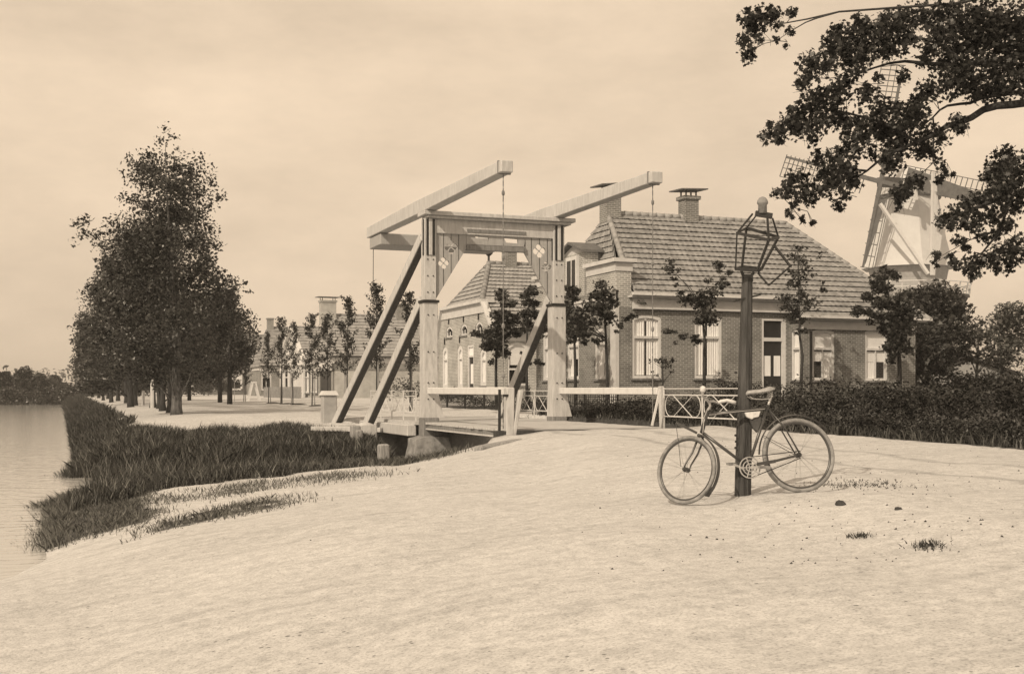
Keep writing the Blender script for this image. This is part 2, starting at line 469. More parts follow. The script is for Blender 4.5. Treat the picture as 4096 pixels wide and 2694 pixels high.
def ball_points(c, r, n, rng, squash=1.0, shell=.55):
    d = rng.normal(size=(n, 3)); d /= np.linalg.norm(d, axis=1)[:, None]
    q = rng.uniform(0, 1, n) ** shell
    d = d * (q * r)[:, None]; d[:, 2] *= squash
    return np.array(c)[None, :] + d
def blob_points(blobs, dens, rng, squash=.85, shell=.5):
    """blobs [(centre, radius)] -> leaf positions; dens = leaves per square metre of blob outline"""
    out = []
    for c, r in blobs:
        out.append(ball_points(c, r, max(4, int(dens * r * r * 3.14 * rng.uniform(.45, 1.25))), rng, squash, shell))
    return np.concatenate(out)

# ------------------------------------------------------------------ ground, water
WATER_Z = -0.935
pA = [(-400, -2.2), (-7, -2.0), (-4, -1.1), (-3, -.9), (-1.5, -.8), (0, -.68), (1.2, -.48), (2.5, -.3), (4, -.18), (5.2, -.125), (6.5, 0), (7.2, .01), (12, .05), (15, .12), (18, .25), (60, .3), (900, .3)]
pB = [(-400, -2.2), (-4, -2.0), (-.6, -1.15), (.1, -.88), (1.2, -.68), (2.5, -.55), (5.65, -.38), (7.1, -.1), (8.2, .14), (12, .185), (15, .22), (18, .28), (60, .35), (900, .35)]
pM = [(-400, -2.2), (-4, -2.0), (-.6, -1.12), (-.08, -.9), (.3, -.8), (1.2, -.6), (2.5, -.44), (4, -.3), (5.4, -.2), (6.5, -.06), (7.2, .02), (8.2, .08), (12, .12), (15, .17), (18, .27), (60, .33), (900, .33)]
pF = [(-400, -2.2), (-2, -2.0), (-.1, -1.25), (.3, -1.0), (.42, -.9), (1.0, -.5), (1.8, .02), (3.5, .17), (5, .2), (12, .2), (15, .28), (19, .35), (900, .4)]
def itp(p, x):
    return float(np.interp(x, [q[0] for q in p], [q[1] for q in p]))
def sstep(a, b, x):
    t = min(1, max(0, (x - a) / (b - a))); return t * t * (3 - 2 * t)
def ground_z(X, Y):
    if Y < 24.9:
        if Y < 15.5:
            t = sstep(10.5, 15.0, Y); z = itp(pA, X) * (1 - t) + itp(pM, X) * t
        else:
            t = min(1, (Y - 15.5) / 5.5); z = itp(pM, X) * (1 - t) + itp(pB, X) * t
            z -= .07 * sstep(19, 21.3, Y) * sstep(5, 6.5, X) * (1 - sstep(8.3, 9.2, X))
        if X < 13.2:
            e = 21.5 + .25 * math.sin(X * 1.7) * (1 if X < 7 else 0) + (.55 if X > 7.8 else 0)
            k = sstep(e, e + (1.0 if X < 7.8 else .25), Y)
            z = z * (1 - k) + (-1.9) * k
    else:
        z = itp(pF, X)
        if X < 13.2:
            if X > 7.5:
                k = 1 - sstep(32.7, 33.0, Y); z2 = z * (1 - k) - 1.5 * k
            else:
                w = .3 * math.sin(X * 1.3 + 1) + .15 * math.sin(X * 3.1)
                z2 = float(np.interp(Y, [26, 27.2 + w * .5, 28.4 + w, 30.2 + w, 32.4 + w, 36.5], [-1.9, -1.15, -.72, -.36, -.1, .2]))
            z = min(z, z2)
    # the canal closes in the far distance
    if Y > 164:
        k = sstep(164, 171, Y); z = z * (1 - k) + max(z, .25) * k
    return z
def hum(X, Y):
    return .018 * math.sin(X * 2.1 + Y * .7) * math.sin(Y * 1.9 - X * .4) + .012 * math.sin(X * 5.3 + 1.3 * Y) * math.sin(4.1 * Y)
def turf_amount(X, Y):
    t = 0.0
    if 24.5 < Y and (X < 8.3 or Y < 32.9) and X < 13:
        e = 31.6 + .5 * math.sin(X * 1.4) + .3 * math.sin(X * 3.3 + 1)
        t = max(t, 1 - sstep(e - .3, e + 1.2, Y))
    if Y >= 28 : t = max(t, 1 - sstep(1.3, 2.0 + .3 * math.sin(Y * .9), X) if Y < 168 else 1 - sstep(30, 60, abs(X + 5)) * 0)
    if Y <= 24.5 and Y > 5:
        s = -.45 + (21.3 - Y) * -.02
        # tufted verge down by the water and along the side channel
        t = max(t, .95 * (1 - sstep(.7, 1.6, X)) * sstep(14.6, 15.6, Y))
        t = max(t, .85 * sstep(20.4, 21.3, Y) * (1 - sstep(6.4, 7.4, X)))
        d = abs(Y - (14.3 + .35 * (X - 1.0)))
        t = max(t, .62 * (1 - sstep(.3, 1.0, d)) * sstep(.5, 1.2, X) * (1 - sstep(2.3, 3.2, X)))
        d = abs(Y - 17.6 - .25 * (X - 2)); t = max(t, .40 * (1 - sstep(.3, 1.6, d)) * (1 - sstep(3.5, 5.5, X)))
    t = max(t, sstep(12.7, 13.2, X) * (1 if Y < 31 else sstep(14.2, 14.8, X)))
    if Y > 47 and X > 13.2: t = min(t, 1 - sstep(.0, 1, Y - 47))
    return t
def axis_vals(lo, a, b, hi, step, grow=1.25):
    v = list(np.arange(a, b + step / 2, step)); s = step; x = a
    left = []
    while x > lo:
        s *= grow; x -= s; left.append(x)
    s = step; x = v[-1]
    while x < hi:
        s *= grow; x += s; v.append(x)
    return left[::-1] + v
GX = axis_vals(-900, -3, 20, 1200, .28, 1.15); GY = sorted(axis_vals(-60, 4, 40, 1800, .28, 1.12) + [160, 164, 166, 168, 170, 171, 173])
gv = []; gt = []
for Y in GY:
    for X in GX:
        z = ground_z(X, Y)
        if -5 < X < 30 and 0 < Y < 60: z += hum(X, Y)
        gv.append((X, Y, z)); gt.append(turf_amount(X, Y))
nx, ny = len(GX), len(GY)
gi = np.arange(nx * ny).reshape(ny, nx)
gf = np.stack([gi[:-1, :-1], gi[:-1, 1:], gi[1:, 1:], gi[1:, :-1]], -1).reshape(-1, 4)
ground = fast_mesh("ground", np.array(gv), gf, 'ground')
ground.data.polygons.foreach_set('use_smooth', [True] * len(ground.data.polygons))
att = ground.data.attributes.new("turf", 'FLOAT', 'POINT'); att.data.foreach_set('value', np.array(gt, dtype=np.float32))
ground['kind'] = 'structure'
def gz(X, Y):
    z = ground_z(X, Y)
    if -5 < X < 30 and 0 < Y < 60: z += hum(X, Y)
    return z
w = MB(); w.poly([(-900, -60, WATER_Z), (40, -60, WATER_Z), (40, 175, WATER_Z), (-900, 175, WATER_Z)])
water = w.build("water", 'water'); water['kind'] = 'structure'

# ------------------------------------------------------------------ walls, windows, roofs
def fbox(mb, ax, pos, a0, a1, z0, z1, d0, d1):
    """box on a wall; depth is measured inwards (outwards is -X or -Y)"""
    if ax == 'Y': return mb.box(a0, a1, pos + d0, pos + d1, z0, z1)
    return mb.box(pos + d0, pos + d1, a0, a1, z0, z1)
def fp(ax, pos, a, z, d): return Vector((a, pos + d, z)) if ax == 'Y' else Vector((pos + d, a, z))
def rect(ax, pos, x0, x1, y0, y1):
    """photo-pixel box on a wall plane -> (a0, a1, z0, z1)"""
    xm, ym = (x0 + x1) / 2, (y0 + y1) / 2
    f = (lambda x, y: atY(x, y, pos)) if ax == 'Y' else (lambda x, y: atX(x, y, pos))
    i = 0 if ax == 'Y' else 1
    a = sorted((f(x0, ym)[i], f(x1, ym)[i])); z = sorted((f(xm, y0).z, f(xm, y1).z))
    return a[0], a[1], z[0], z[1]
def wall(mb, ax, pos, a0, a1, z0, z1, openings=(), reveal=.16):
    As = sorted({a0, a1, *[min(max(o[i], a0), a1) for o in openings for i in (0, 1)]})
    Zs = sorted({z0, z1, *[min(max(o[i], z0), z1) for o in openings for i in (2, 3)]})
    for i in range(len(As) - 1):
        for j in range(len(Zs) - 1):
            am, zm = (As[i] + As[i + 1]) / 2, (Zs[j] + Zs[j + 1]) / 2
            if any(o[0] < am < o[1] and o[2] < zm < o[3] for o in openings): continue
            mb.poly([fp(ax, pos, As[i], Zs[j], 0), fp(ax, pos, As[i + 1], Zs[j], 0), fp(ax, pos, As[i + 1], Zs[j + 1], 0), fp(ax, pos, As[i], Zs[j + 1], 0)])
    for o in openings:
        b0, b1, c0, c1 = o
        for p, q in (((b0, c0), (b0, c1)), ((b1, c0), (b1, c1)), ((b0, c0), (b1, c0)), ((b0, c1), (b1, c1))):
            mb.poly([fp(ax, pos, *p, 0), fp(ax, pos, *q, 0), fp(ax, pos, *q, reveal), fp(ax, pos, *p, reveal)])
def arch_pts(a0, a1, z, rise, n=8):
    c = (a0 + a1) / 2; h = (a1 - a0) / 2
    return [(c + h * (2 * i / n - 1), z + rise * (1 - (2 * i / n - 1) ** 2)) for i in range(n + 1)]
def window(parent, ax, pos, r, transom=None, mull=False, curtains=(), dark=(), fw=.085, arch=.09, sill=True, frame='white', name='window', lintel='brick'):
    """a framed window in an opening: frame, glass, cloth behind it, sill, arched head"""
    a0, a1, z0, z1 = r
    zt = z1 - arch
    mb = MB()
    fbox(mb, ax, pos, a0, a0 + fw, z0, zt, .03, .12); fbox(mb, ax, pos, a1 - fw, a1, z0, zt, .03, .12)
    fbox(mb, ax, pos, a0 + fw, a1 - fw, z0, z0 + fw * .9, .03, .12)
    top = arch_pts(a0, a1, zt, arch)
    low = arch_pts(a0 + fw, a1 - fw, zt - fw, arch * .9)
    mb.prism([fp(ax, pos, a, z, .025) for a, z in top] + [fp(ax, pos, a1 - fw, zt - fw, .025)] * 0 + [fp(ax, pos, a, z, .025) for a, z in reversed(low)],
             fp(ax, 0, 0, 0, .1))
    if transom: fbox(mb, ax, pos, a0 + fw, a1 - fw, transom - .045, transom + .045, .02, .11)
    if mull:
        c = (a0 + a1) / 2
        fbox(mb, ax, pos, c - .025, c + .025, z0 + fw, transom - .045 if transom else zt - fw, .045, .1)
    o = mb.build(name, frame, parent)
    # brick between the flat opening and the arched head
    lb = MB(); t2 = [(a, z) for a, z in top]
    lb.prism([fp(ax, pos, a, z, .004) for a, z in t2[:5]] + [fp(ax, pos, (a0 + a1) / 2, z1 + .002, .004), fp(ax, pos, a0, z1 + .002, .004)], fp(ax, 0, 0, 0, .12))
    lb.prism([fp(ax, pos, a, z, .004) for a, z in t2[4:]] + [fp(ax, pos, a1, z1 + .002, .004), fp(ax, pos, (a0 + a1) / 2, z1 + .002, .004)], fp(ax, 0, 0, 0, .12))
    if arch > .01: lb.build('arch_brickwork', lintel, o)
    g = MB(); g.poly([fp(ax, pos, a, z, .075) for a, z in ((a0 + fw * .5, z0 + fw * .5), (a1 - fw * .5, z0 + fw * .5), (a1 - fw * .5, z1 - fw), (a0 + fw * .5, z1 - fw))]); g.build('pane', 'glass', o)
    for (u0, u1, w0, w1) in curtains:       # fractions of the glass
        c = MB()
        b0 = a0 + fw * .7 + (a1 - a0 - fw * 1.4) * u0; b1 = a0 + fw * .7 + (a1 - a0 - fw * 1.4) * u1
        y0 = z0 + fw * .5 + (z1 - z0 - fw) * w0; y1 = z0 + fw * .5 + (z1 - z0 - fw) * w1
        n = max(2, int((b1 - b0) / .045)) if (w1 - w0) > .6 or (u1 - u0) < .6 else 1
        for i in range(n):
            p, q = b0 + (b1 - b0) * i / n, b0 + (b1 - b0) * (i + 1) / n
            d0, d1 = (.095, .125) if i % 2 else (.125, .095)
            if n == 1: d0 = d1 = .10
            c.poly([fp(ax, pos, p, y0, d0), fp(ax, pos, q, y0, d1), fp(ax, pos, q, y1, d1), fp(ax, pos, p, y1, d0)])
        c.build('curtain', 'curtain' if n > 1 else 'blind', o)
    if sill:
        s = MB(); fbox(s, ax, pos, a0 - .05, a1 + .05, z0 - .075, z0 - .002, -.07, .10); s.build('sill', 'stone', o)
    return o
def tile_roof(mb, e0, e1, r0, r1, rows, wave=.24, amp=.011, lift=.058):
    e0, e1, r0, r1 = map(Vector, (e0, e1, r0, r1))
    nrm = (e1 - e0).cross(r0 - e0)
    if nrm.length < 1e-6 or (e1 - e0).length < 1e-6: nrm = (e1 - e0).cross(r1 - e0)
    nrm.normalize()
    if nrm.z < 0: nrm = -nrm
    for k in range(rows):
        t0, t1 = k / rows - .012, (k + 1) / rows
        A, B = e0.lerp(r0, t0), e1.lerp(r1, t0); Cc, D = e0.lerp(r0, t1), e1.lerp(r1, t1)
        L = max((B - A).length, .05)
        n = max(1, int(L / (wave / 4)))
        base = len(mb.v)
        for i in range(n + 1):
            s = i / n; d = s * L
            ph = amp * math.sin(2 * math.pi * d / wave + k * .4) + random.uniform(-.006, .006)
            mb.v.append(A.lerp(B, s) + nrm * (lift + ph)); mb.v.append(Cc.lerp(D, s) + nrm * (.004 + ph * .5))
        for i in range(n):
            p = base + 2 * i
            mb.f.append((p, p + 2, p + 3, p + 1))
    mb.poly([e0 - nrm * .03, e1 - nrm * .03, r1 - nrm * .03, r0 - nrm * .03])
def ridge_run(mb, a, b, r=.12, step=.36):
    a, b = Vector(a), Vector(b); n = max(1, int((b - a).length / step))
    for i in range(n):
        p, q = a.lerp(b, i / n), a.lerp(b, (i + 1.12) / n)
        mb.tube([p, q], [r * 1.05, r * .86], 7)
def chimney(parent, x, y, z0, z1, wx, wy, cap=True, mat='brick', tilt=0.0, leg=.22):
    mb = MB(); mb.box(x - wx / 2, x + wx / 2, y - wy / 2, y + wy / 2, z0, z1)
    mb.box(x - wx / 2 - .07, x + wx / 2 + .07, y - wy / 2 - .07, y + wy / 2 + .07, z1 - .003, z1 + .14)
    o = mb.build('chimney', mat, parent)
    if cap:
        c = MB()
        for sx in (-1, 1):
            for sy in (-1, 1):
                c.bar((x + sx * (wx / 2 - .08), y + sy * (wy / 2 - .08), z1 + .14), (x + sx * (wx / 2 - .08), y + sy * (wy / 2 - .08), z1 + .14 + leg), .05, .05)
        W = wx / 2 + .3; zc0 = z1; z1 = z1 + leg - .22
        c.hexa([(x - W, y - wy / 2 - .25, z1 + .36 - tilt), (x + W, y - wy / 2 - .25, z1 + .36 + tilt), (x + W, y + wy / 2 + .25, z1 + .40 + tilt), (x - W, y + wy / 2 + .25, z1 + .40 - tilt),
                (x - W, y - wy / 2 - .25, z1 + .41 - tilt), (x + W, y - wy / 2 - .25, z1 + .41 + tilt), (x + W, y + wy / 2 + .25, z1 + .45 + tilt), (x - W, y + wy / 2 + .25, z1 + .45 - tilt)])
        c.build('cap', 'slate', o)
    return o

# ---------------------------------------------------------------- the big farmhouse behind the bridge
H1 = thing('farmhouse', 'big brick farmhouse with tall curtained windows and dark front door, behind the street lamp', 'house', (18.8, 38.8, .3))
WY, WX, WR, RY0 = 38.8, 18.8, 26.2, 38.0
r1 = rect('Y', WY, 2528, 2645, 1258, 1512); r2 = rect('Y', WY, 2777, 2887, 1260, 1512)
rd = rect('Y', WY, 3046, 3144, 1272, 1600); rd = (rd[0], rd[1], .55, rd[3])
r3 = rect('Y', RY0, 3248, 3337, 1316, 1519); r4 = rect('Y', RY0, 3460, 3550, 1318, 1521)
rr = (38.12, 38.68, r3[2], r3[3] - .02)
la = rect('X', WX, 2268, 2315, 1318, 1516); lb_ = rect('X', WX, 2379, 2423, 1312, 1515); lc = rect('X', WX, 2171, 2204, 1325, 1520)
ZE = 4.42
mb = MB()
wall(mb, 'Y', WY, WX, WR, .2, 4.0, [r1, r2, rd])
wall(mb, 'X', WX, WY, 46.5, .2, 4.6, [la, lb_, lc])
wall(mb, 'X', WR, RY0, WY, .2, 3.5, [rr])
wall(mb, 'Y', RY0, WR, 31.5, .2, 3.35, [r3, r4])
mb.poly([(31.5, RY0, .2), (31.5, 47, .2), (31.5, 47, 3.5), (31.5, RY0, 3.5)])
mb.poly([(WX, 46.5, .2), (31.5, 46.5, .2), (31.5, 46.5, 4.0), (WX, 46.5, 4.0)])
mb.poly([(WX, WY, .2), (31.5, WY, .2), (31.5, 46.5, .2), (WX, 46.5, .2)])
mb.build('wall', 'brick', H1)
# raised corner of the street front, with its cornice
mb = MB()
mb.box(WX, WX + .62, WY, 41.35, 4.6, 5.30); mb.box(WX, WX + .62, 44.0, 46.5, 4.6, 5.30)
mb.box(WX + .02, WX + .6, 41.6, 43.75, 4.6, 6.32)
mb.box(WX + .13, WX + .66, WY + .002, WY + .3, 3.99, 4.597)
mb.build('parapet', 'brick_pale', H1)
mb = MB()
mb.box(WX - .04, WX + .66, WY - .04, 41.35, 5.30, 5.62); mb.box(WX - .16, WX + .78, WY - .16, 41.4, 5.62, 5.76)
mb.box(WX - .04, WX + .66, 44.0, 46.54, 5.30, 5.62); mb.box(WX - .16, WX + .78, 43.95, 46.66, 5.62, 5.76)
mb.box(WX - .05, WX - .003, WY - .02, 46.5, 4.05, 4.32)
mb.box(WX - .09, WX - .003, WY - .02, 46.5, 4.32, 4.42)
mb.build('cornice', 'plaster', H1)
# gable window over the street front
g = rect('X', WX, 2268, 2306, 1022, 1180); g = (42.1, 43.15, 4.6, 6.2)
dm = MB(); wpts = [(41.6, 6.32), (42.65, 6.66), (43.75, 6.32)]
dm.prism([(WX + .02, a, z) for a, z in wpts], (.58, 0, 0)); dm.build('gable_wall', 'plaster', H1)
dm = MB()
for (p, q) in (((41.4, 6.28), (42.65, 6.69)), ((43.95, 6.28), (42.65, 6.69))):
    dm.hexa([(WX - .22, p[0], p[1]), (WX + .75, p[0], p[1]), (WX + .95, q[0], q[1]), (WX - .22, q[0], q[1]),
             (WX - .22, p[0], p[1] + .09), (WX + .75, p[0], p[1] + .09), (WX + .95, q[0], q[1] + .09), (WX - .22, q[0], q[1] + .09)])
dm.build('gable_roof', 'slate', H1)
dm = MB(); dm.prism([(WX + .6, 41.62, 5.7), (WX + 1.0, 41.62, 6.28), (WX + .6, 41.62, 6.28)], (0, .06, 0)); 
dm.build('gable_cheek', 'slate', H1)
gw = MB(); fbox(gw, 'X', WX, g[0], g[1], g[2], g[3], -.10, .016); gw.build('gable_window', 'white', H1)
gwo = [o for o in scene.objects if o.name.startswith('gable_window')][-1]
gw = MB()
for a, b in ((g[0] + .12, 42.55), (42.65, g[1] - .12)): fbox(gw, 'X', WX, a, b, g[2] + .1, g[3] - .15, -.106, -.102)
gw.build('pane', 'door_dark', gwo)
# windows
window(H1, 'Y', WY, r1, transom=atY(2586, 1348, WY).z, curtains=[(0, .47, .03, .97), (.55, 1, .03, .97)], fw=.11)
window(H1, 'Y', WY, r2, transom=atY(2832, 1349, WY).z, curtains=[(0, .45, .03, .97), (.53, 1, .03, .97)], fw=.11)
window(H1, 'Y', RY0, r3, transom=atY(3292, 1394, RY0).z, mull=True, curtains=[(0, 1, .60, .98), (0, 1, .36, .57), (.5, 1, .02, .36)], fw=.10)
window(H1, 'Y', RY0, r4, transom=atY(3505, 1396, RY0).z, mull=True, curtains=[(0, 1, .60, .98), (0, 1, .36, .57), (0, .5, .02, .36)], fw=.10)
window(H1, 'X', WR, rr, transom=r3[2] + 1.2, curtains=[(0, 1, .02, .98)], fw=.08)
window(H1, 'X', WX, la, transom=2.7, curtains=[(0, 1, .40, .98), (.45, 1, .02, .4)], fw=.13)
window(H1, 'X', WX, lb_, transom=2.7, curtains=[(0, 1, .30, .98), (.3, 1, .02, .3)], fw=.13)
window(H1, 'X', WX, lc, transom=2.7, curtains=[(0, 1, .30, .98), (.5, 1, .02, .3)], fw=.13)
# front door with fanlight
a0, a1, z0, z1 = rd
zt = atY(3095, 1357, WY).z
df = MB(); fbox(df, 'Y', WY, a0, a0 + .11, z0, z1, .02, .14); fbox(df, 'Y', WY, a1 - .16, a1, z0, z1, .02, .14)
fbox(df, 'Y', WY, a0 + .11, a1 - .16, z1 - .1, z1, .02, .14); fbox(df, 'Y', WY, a0 + .11, a1 - .16, zt - .07, zt + .07, .02, .14)
fr = df.build('door_frame', 'white', H1)
df = MB(); fbox(df, 'Y', WY, a0 + .11, a1 - .16, zt + .07, z1 - .1, .10, .104); df.build('fanlight', 'door_dark', fr)
df = MB(); fbox(df, 'Y', WY, a0 + .11, a1 - .16, z0, zt - .07, .09, .13); dr = df.build('door', 'door_dark', H1)
gl = [rect('Y', WY, 3061, 3087, 1422, 1503), rect('Y', WY, 3100, 3126, 1422, 1503)]
for q in gl:
    df = MB(); fbox(df, 'Y', WY, *q, .082, .088); df.build('door_pane', 'curtain', dr)
df = MB(); df.box(a0 - .1, a1 + .1, WY - .55, WY - .02, .3, z0 + .02); df.box(a0 + .0, a1, WY - .9, WY - .55, .3, z0 - .13); df.build('doorstep', 'stone', H1)
# fascia boards, gutters and corner strip
mb = MB()
mb.box(WX + .66, WR, WY - .10, WY - .003, 3.92, 4.34); mb.box(WX + .64, WR, WY - .15, WY - .1, 3.93, 4.0)
mb.box(WR - .02, 31.5, RY0 - .09, RY0 - .003, 3.28, 3.62)
mb.build('fascia', 'plaster', H1)
mb = MB(); mb.box(WX + .5, WR, WY - .28, WY - .003, 4.345, 4.40); mb.box(WX + .5, WR - .3, WY - .42, WY - .26, 4.41, 4.52)
mb.box(WR - .3, 32.0, RY0 - .26, RY0 - .003, 3.625, 3.68); mb.box(WR - .3, 32.0, RY0 - .40, RY0 - .24, 3.69, 3.79)
mb.build('gutter', 'white', H1)
mb = MB(); mb.box(WX - .03, WX + .02, WY - .03, WY + .42, .2, 4.05); mb.box(WX + .02, WX + .12, WY - .03, WY - .002, .2, 4.0); mb.build('corner_strip', 'plaster', H1)
mb = MB(); mb.box(WR + .35, WR + .42, RY0 - .09, RY0 - .02, .3, 3.2); mb.build('downpipe', 'iron', H1)
# roof
e_l = Vector((WX + .5, WY - .33, ZE)); ridge0 = Vector((20.3, 42.65, 8.0)); ridge1 = Vector((28.6, 42.65, 8.0))
slope = (8.0 - ZE) / (42.65 - (WY - .33))
foot = Vector((WX + .62, 40.06, 5.76)); foot2 = Vector((WX + .62, 45.24, 5.76))
rw = RY0 - .33; zr = 3.72
mb = MB()
def on_slope(x, y): return Vector((x, y, 8.0 - (42.65 - y) * slope))
yk = 42.65 - (8.0 - zr) / slope   # where the plane meets the lower eave
ysplit = WY - .33
# hip line right: from ridge1 to corner (32, yk)
corner = on_slope(31.95, yk)
tt = (ysplit - 42.65) / (yk - 42.65)
hipx = 28.6 + (31.95 - 28.6) * tt
tile_roof(mb, on_slope(WX + .62, ysplit), on_slope(hipx, ysplit), ridge0, ridge1, 16)
tile_roof(mb, on_slope(WR - .3, yk), corner, on_slope(WR - .3, ysplit), on_slope(hipx, ysplit), 3)
tile_roof(mb, foot2, foot, ridge0, ridge0, 9)
tile_roof(mb, corner, (31.95, 47.3, zr), ridge1, ridge1, 18)
mb.poly([on_slope(WX + .5, ysplit) + Vector((0, 8.4, 0)), (31.95, 47.3, zr), ridge1, ridge0])
rf = mb.build('roof', 'tile', H1)
mb = MB(); ridge_run(mb, ridge0, ridge1, .13); ridge_run(mb, on_slope(WX + .66, 38.9), ridge0, .12); ridge_run(mb, corner, ridge1, .11)
mb.build('ridge_tiles', 'tile_pale', rf, smooth=True)
chimney(rf, 20.42, 42.65, 7.3, 8.72, .66, .62, True, 'brick', .07)
chimney(rf, 23.95, 42.65, 7.5, 8.72, .62, .58, True, 'brick', .03)

# ---------------------------------------------------------------- the next farmhouse with the truncated front gable
H2 = thing('farmhouse', 'brick farmhouse with small arched upper windows, seen through the white bridge frame', 'house', (19.5, 53.6, .3))
X2, Y2 = 19.5, 53.6
ups = [rect('X', X2, a, b, c, d) for a, b, c, d in ((1784, 1809, 1305, 1348), (1843, 1868, 1297, 1340), (1902, 1929, 1288, 1332))]
los = [rect('X', X2, a, b, c, d) for a, b, c, d in ((1769, 1791, 1386, 1550), (1829, 1851, 1380, 1548), (1920, 1945, 1390, 1541))]
dor = rect('X', X2, 1870, 1895, 1378, 1575); dor = (dor[0], dor[1], .45, dor[3])
lw = rect('Y', Y2, 2030, 2113, 1368, 1540)
mb = MB()
wall(mb, 'X', X2, Y2, 62.7, .2, 3.5, [o for o in los] + [dor])
wall(mb, 'Y', Y2, X2, 33, .2, 3.95, [lw])
# upper front between the raking edges
def rake(z): z = max(z, 3.97); return Y2 + (z - 3.97) * 1.12, 62.7 - (z - 3.97) * .72
zs = [3.97, ups[2][2], ups[2][3], 5.3]
def strip(z0, z1, holes):
    y0a, y1a = rake(z0); y0b, y1b = rake(z1)
    xs = sorted(holes); cur0, cur1 = y0a, y0b
    for h in xs:
        mb.poly([(X2, cur0, z0), (X2, h[0], z0), (X2, h[0], z1), (X2, cur1, z1)]); cur0 = cur1 = h[1]
    mb.poly([(X2, cur0, z0), (X2, y1a, z0), (X2, y1b, z1), (X2, cur1, z1)])
u0, u1 = min(u[2] for u in ups), max(u[3] for u in ups)
uh = [(u[0], u[1]) for u in ups]
strip(3.5, u0, []); strip(u0, 3.97, uh); strip(3.97, u1, uh); strip(u1, 5.3, [])
mb.poly([(33, Y2, .2), (33, 62.7, .2), (33, 62.7, 3.97), (33, Y2, 3.97)]); mb.poly([(X2, 62.7, .2), (33, 62.7, .2), (33, 62.7, 3.97), (X2, 62.7, 3.97)])
mb.poly([(X2, Y2, .2), (33, Y2, .2), (33, 62.7, .2), (X2, 62.7, .2)])
mb.build('wall', 'brick_pale', H2)
for u in ups: window(H2, 'X', X2, (u[0], u[1], u0, u1), fw=.09, arch=.2, mull=True, lintel='brick_pale', name='upper_window')
for u in los: window(H2, 'X', X2, u, transom=u[2] + (u[3] - u[2]) * .68, fw=.2, arch=.25, curtains=[(0, 1, .02, .98)], lintel='brick_pale')
mb = MB(); a0, a1, z0, z1 = dor
fbox(mb, 'X', X2, a0, a0 + .12, z0, z1, .02, .12); fbox(mb, 'X', X2, a1 - .12, a1, z0, z1, .02, .12); fbox(mb, 'X', X2, a0 + .12, a1 - .12, z1 - .12, z1, .02, .12); fbox(mb, 'X', X2, a0 + .12, a1 - .12, 2.65, 2.75, .02, .12)
fr = mb.build('door_frame', 'white', H2)
mb = MB(); fbox(mb, 'X', X2, a0 + .12, a1 - .12, 2.75, z1 - .12, .09, .1); mb.build('fanlight', 'blind', fr)
mb = MB(); fbox(mb, 'X', X2, a0 + .12, a1 - .12, z0, 2.65, .08, .12); dr = mb.build('door', 'door_dark', H2)
mb = MB(); fbox(mb, 'X', X2, a0 + .3, a1 - .3, 1.3, 2.3, .07, .078); mb.build('door_pane', 'blind', dr)
wo = window(H2, 'Y', Y2, lw, transom=lw[2] + .78, fw=.10, arch=.22, mull=True, curtains=[(0, 1, .47, .99)], lintel='brick_pale')
mb = MB()   # cornice, raking edges, wall ties
y0, y1 = rake(4.75)
mb.box(X2 - .06, X2 - .003, rake(4.8)[0] - .0, rake(4.8)[1], 4.8, 5.3); mb.box(X2 - .22, X2 + .5, rake(5.3)[0] - .12, rake(5.3)[1] + .12, 5.3, 5.46)
mb.bar((X2 - .05, Y2 - .05, 3.9), (X2 - .05, rake(5.3)[0] - .1, 5.3), .12, .34, (1, 0, 0)); mb.bar((X2 - .05, 62.75, 3.9), (X2 - .05, rake(5.3)[1] + .05, 5.3), .12, .3, (1, 0, 0))
mb.build('cornice', 'plaster', H2)
mb = MB()
for u in ups + los: mb.box(X2 - .05, X2 - .002, (u[0] + u[1]) / 2 - .05, (u[0] + u[1]) / 2 + .05, u[3] + .12, u[3] + .5)
mb.build('wall_tie', 'iron', H2)
mb = MB(); mb.box(X2 + .35, 33, Y2 - .09, Y2 - .003, 3.35, 3.72); mb.box(X2 + .2, 33.2, Y2 - .4, Y2 - .003, 3.73, 3.80); mb.build('fascia', 'plaster', H2)
R20, R21 = Vector((20.85, 58.2, 7.6)), Vector((33, 58.2, 7.6))
mb = MB(); sl2 = (7.6 - 3.87) / (58.2 - 53.3)
def s2(x, y): return Vector((x, y, 7.6 - (58.2 - y) * sl2))
ff = s2(X2, 58.2 - (7.6 - 5.46) / sl2); fb = Vector((X2, 58.2 + (58.2 - ff.y), 5.46))
tile_roof(mb, s2(X2 + .12, 53.3), s2(33, 53.3), s2(X2 + .12, ff.y), s2(33, ff.y), 8); tile_roof(mb, s2(X2 + .05, ff.y), s2(33, ff.y), R20, R21, 10)
tile_roof(mb, fb, ff, R20, R20, 9); mb.poly([fb, (33, fb.y, 5.46), R21, R20]); mb.poly([(X2 + .1, 62.9, 3.9), (33, 62.9, 3.9), (33, fb.y, 5.46), (X2, fb.y, 5.46)])
rf = mb.build('roof', 'tile_pale', H2)
mb = MB(); ridge_run(mb, R20, R21, .13); ridge_run(mb, ff, R20, .15); ridge_run(mb, fb, R20, .09); mb.build('ridge_tiles', 'tile', rf, smooth=True)
chimney(rf, 22.0, 58.2, 7.2, 8.25, .62, .6, False)
mb = MB(); mb.lathe((R20.x, R20.y, 7.6), [(.06, 0), (.06, .35), (.22, .5), (.24, .62), (.1, .85), (.02, 1.1)], 8); mb.build('finial', 'iron', rf)

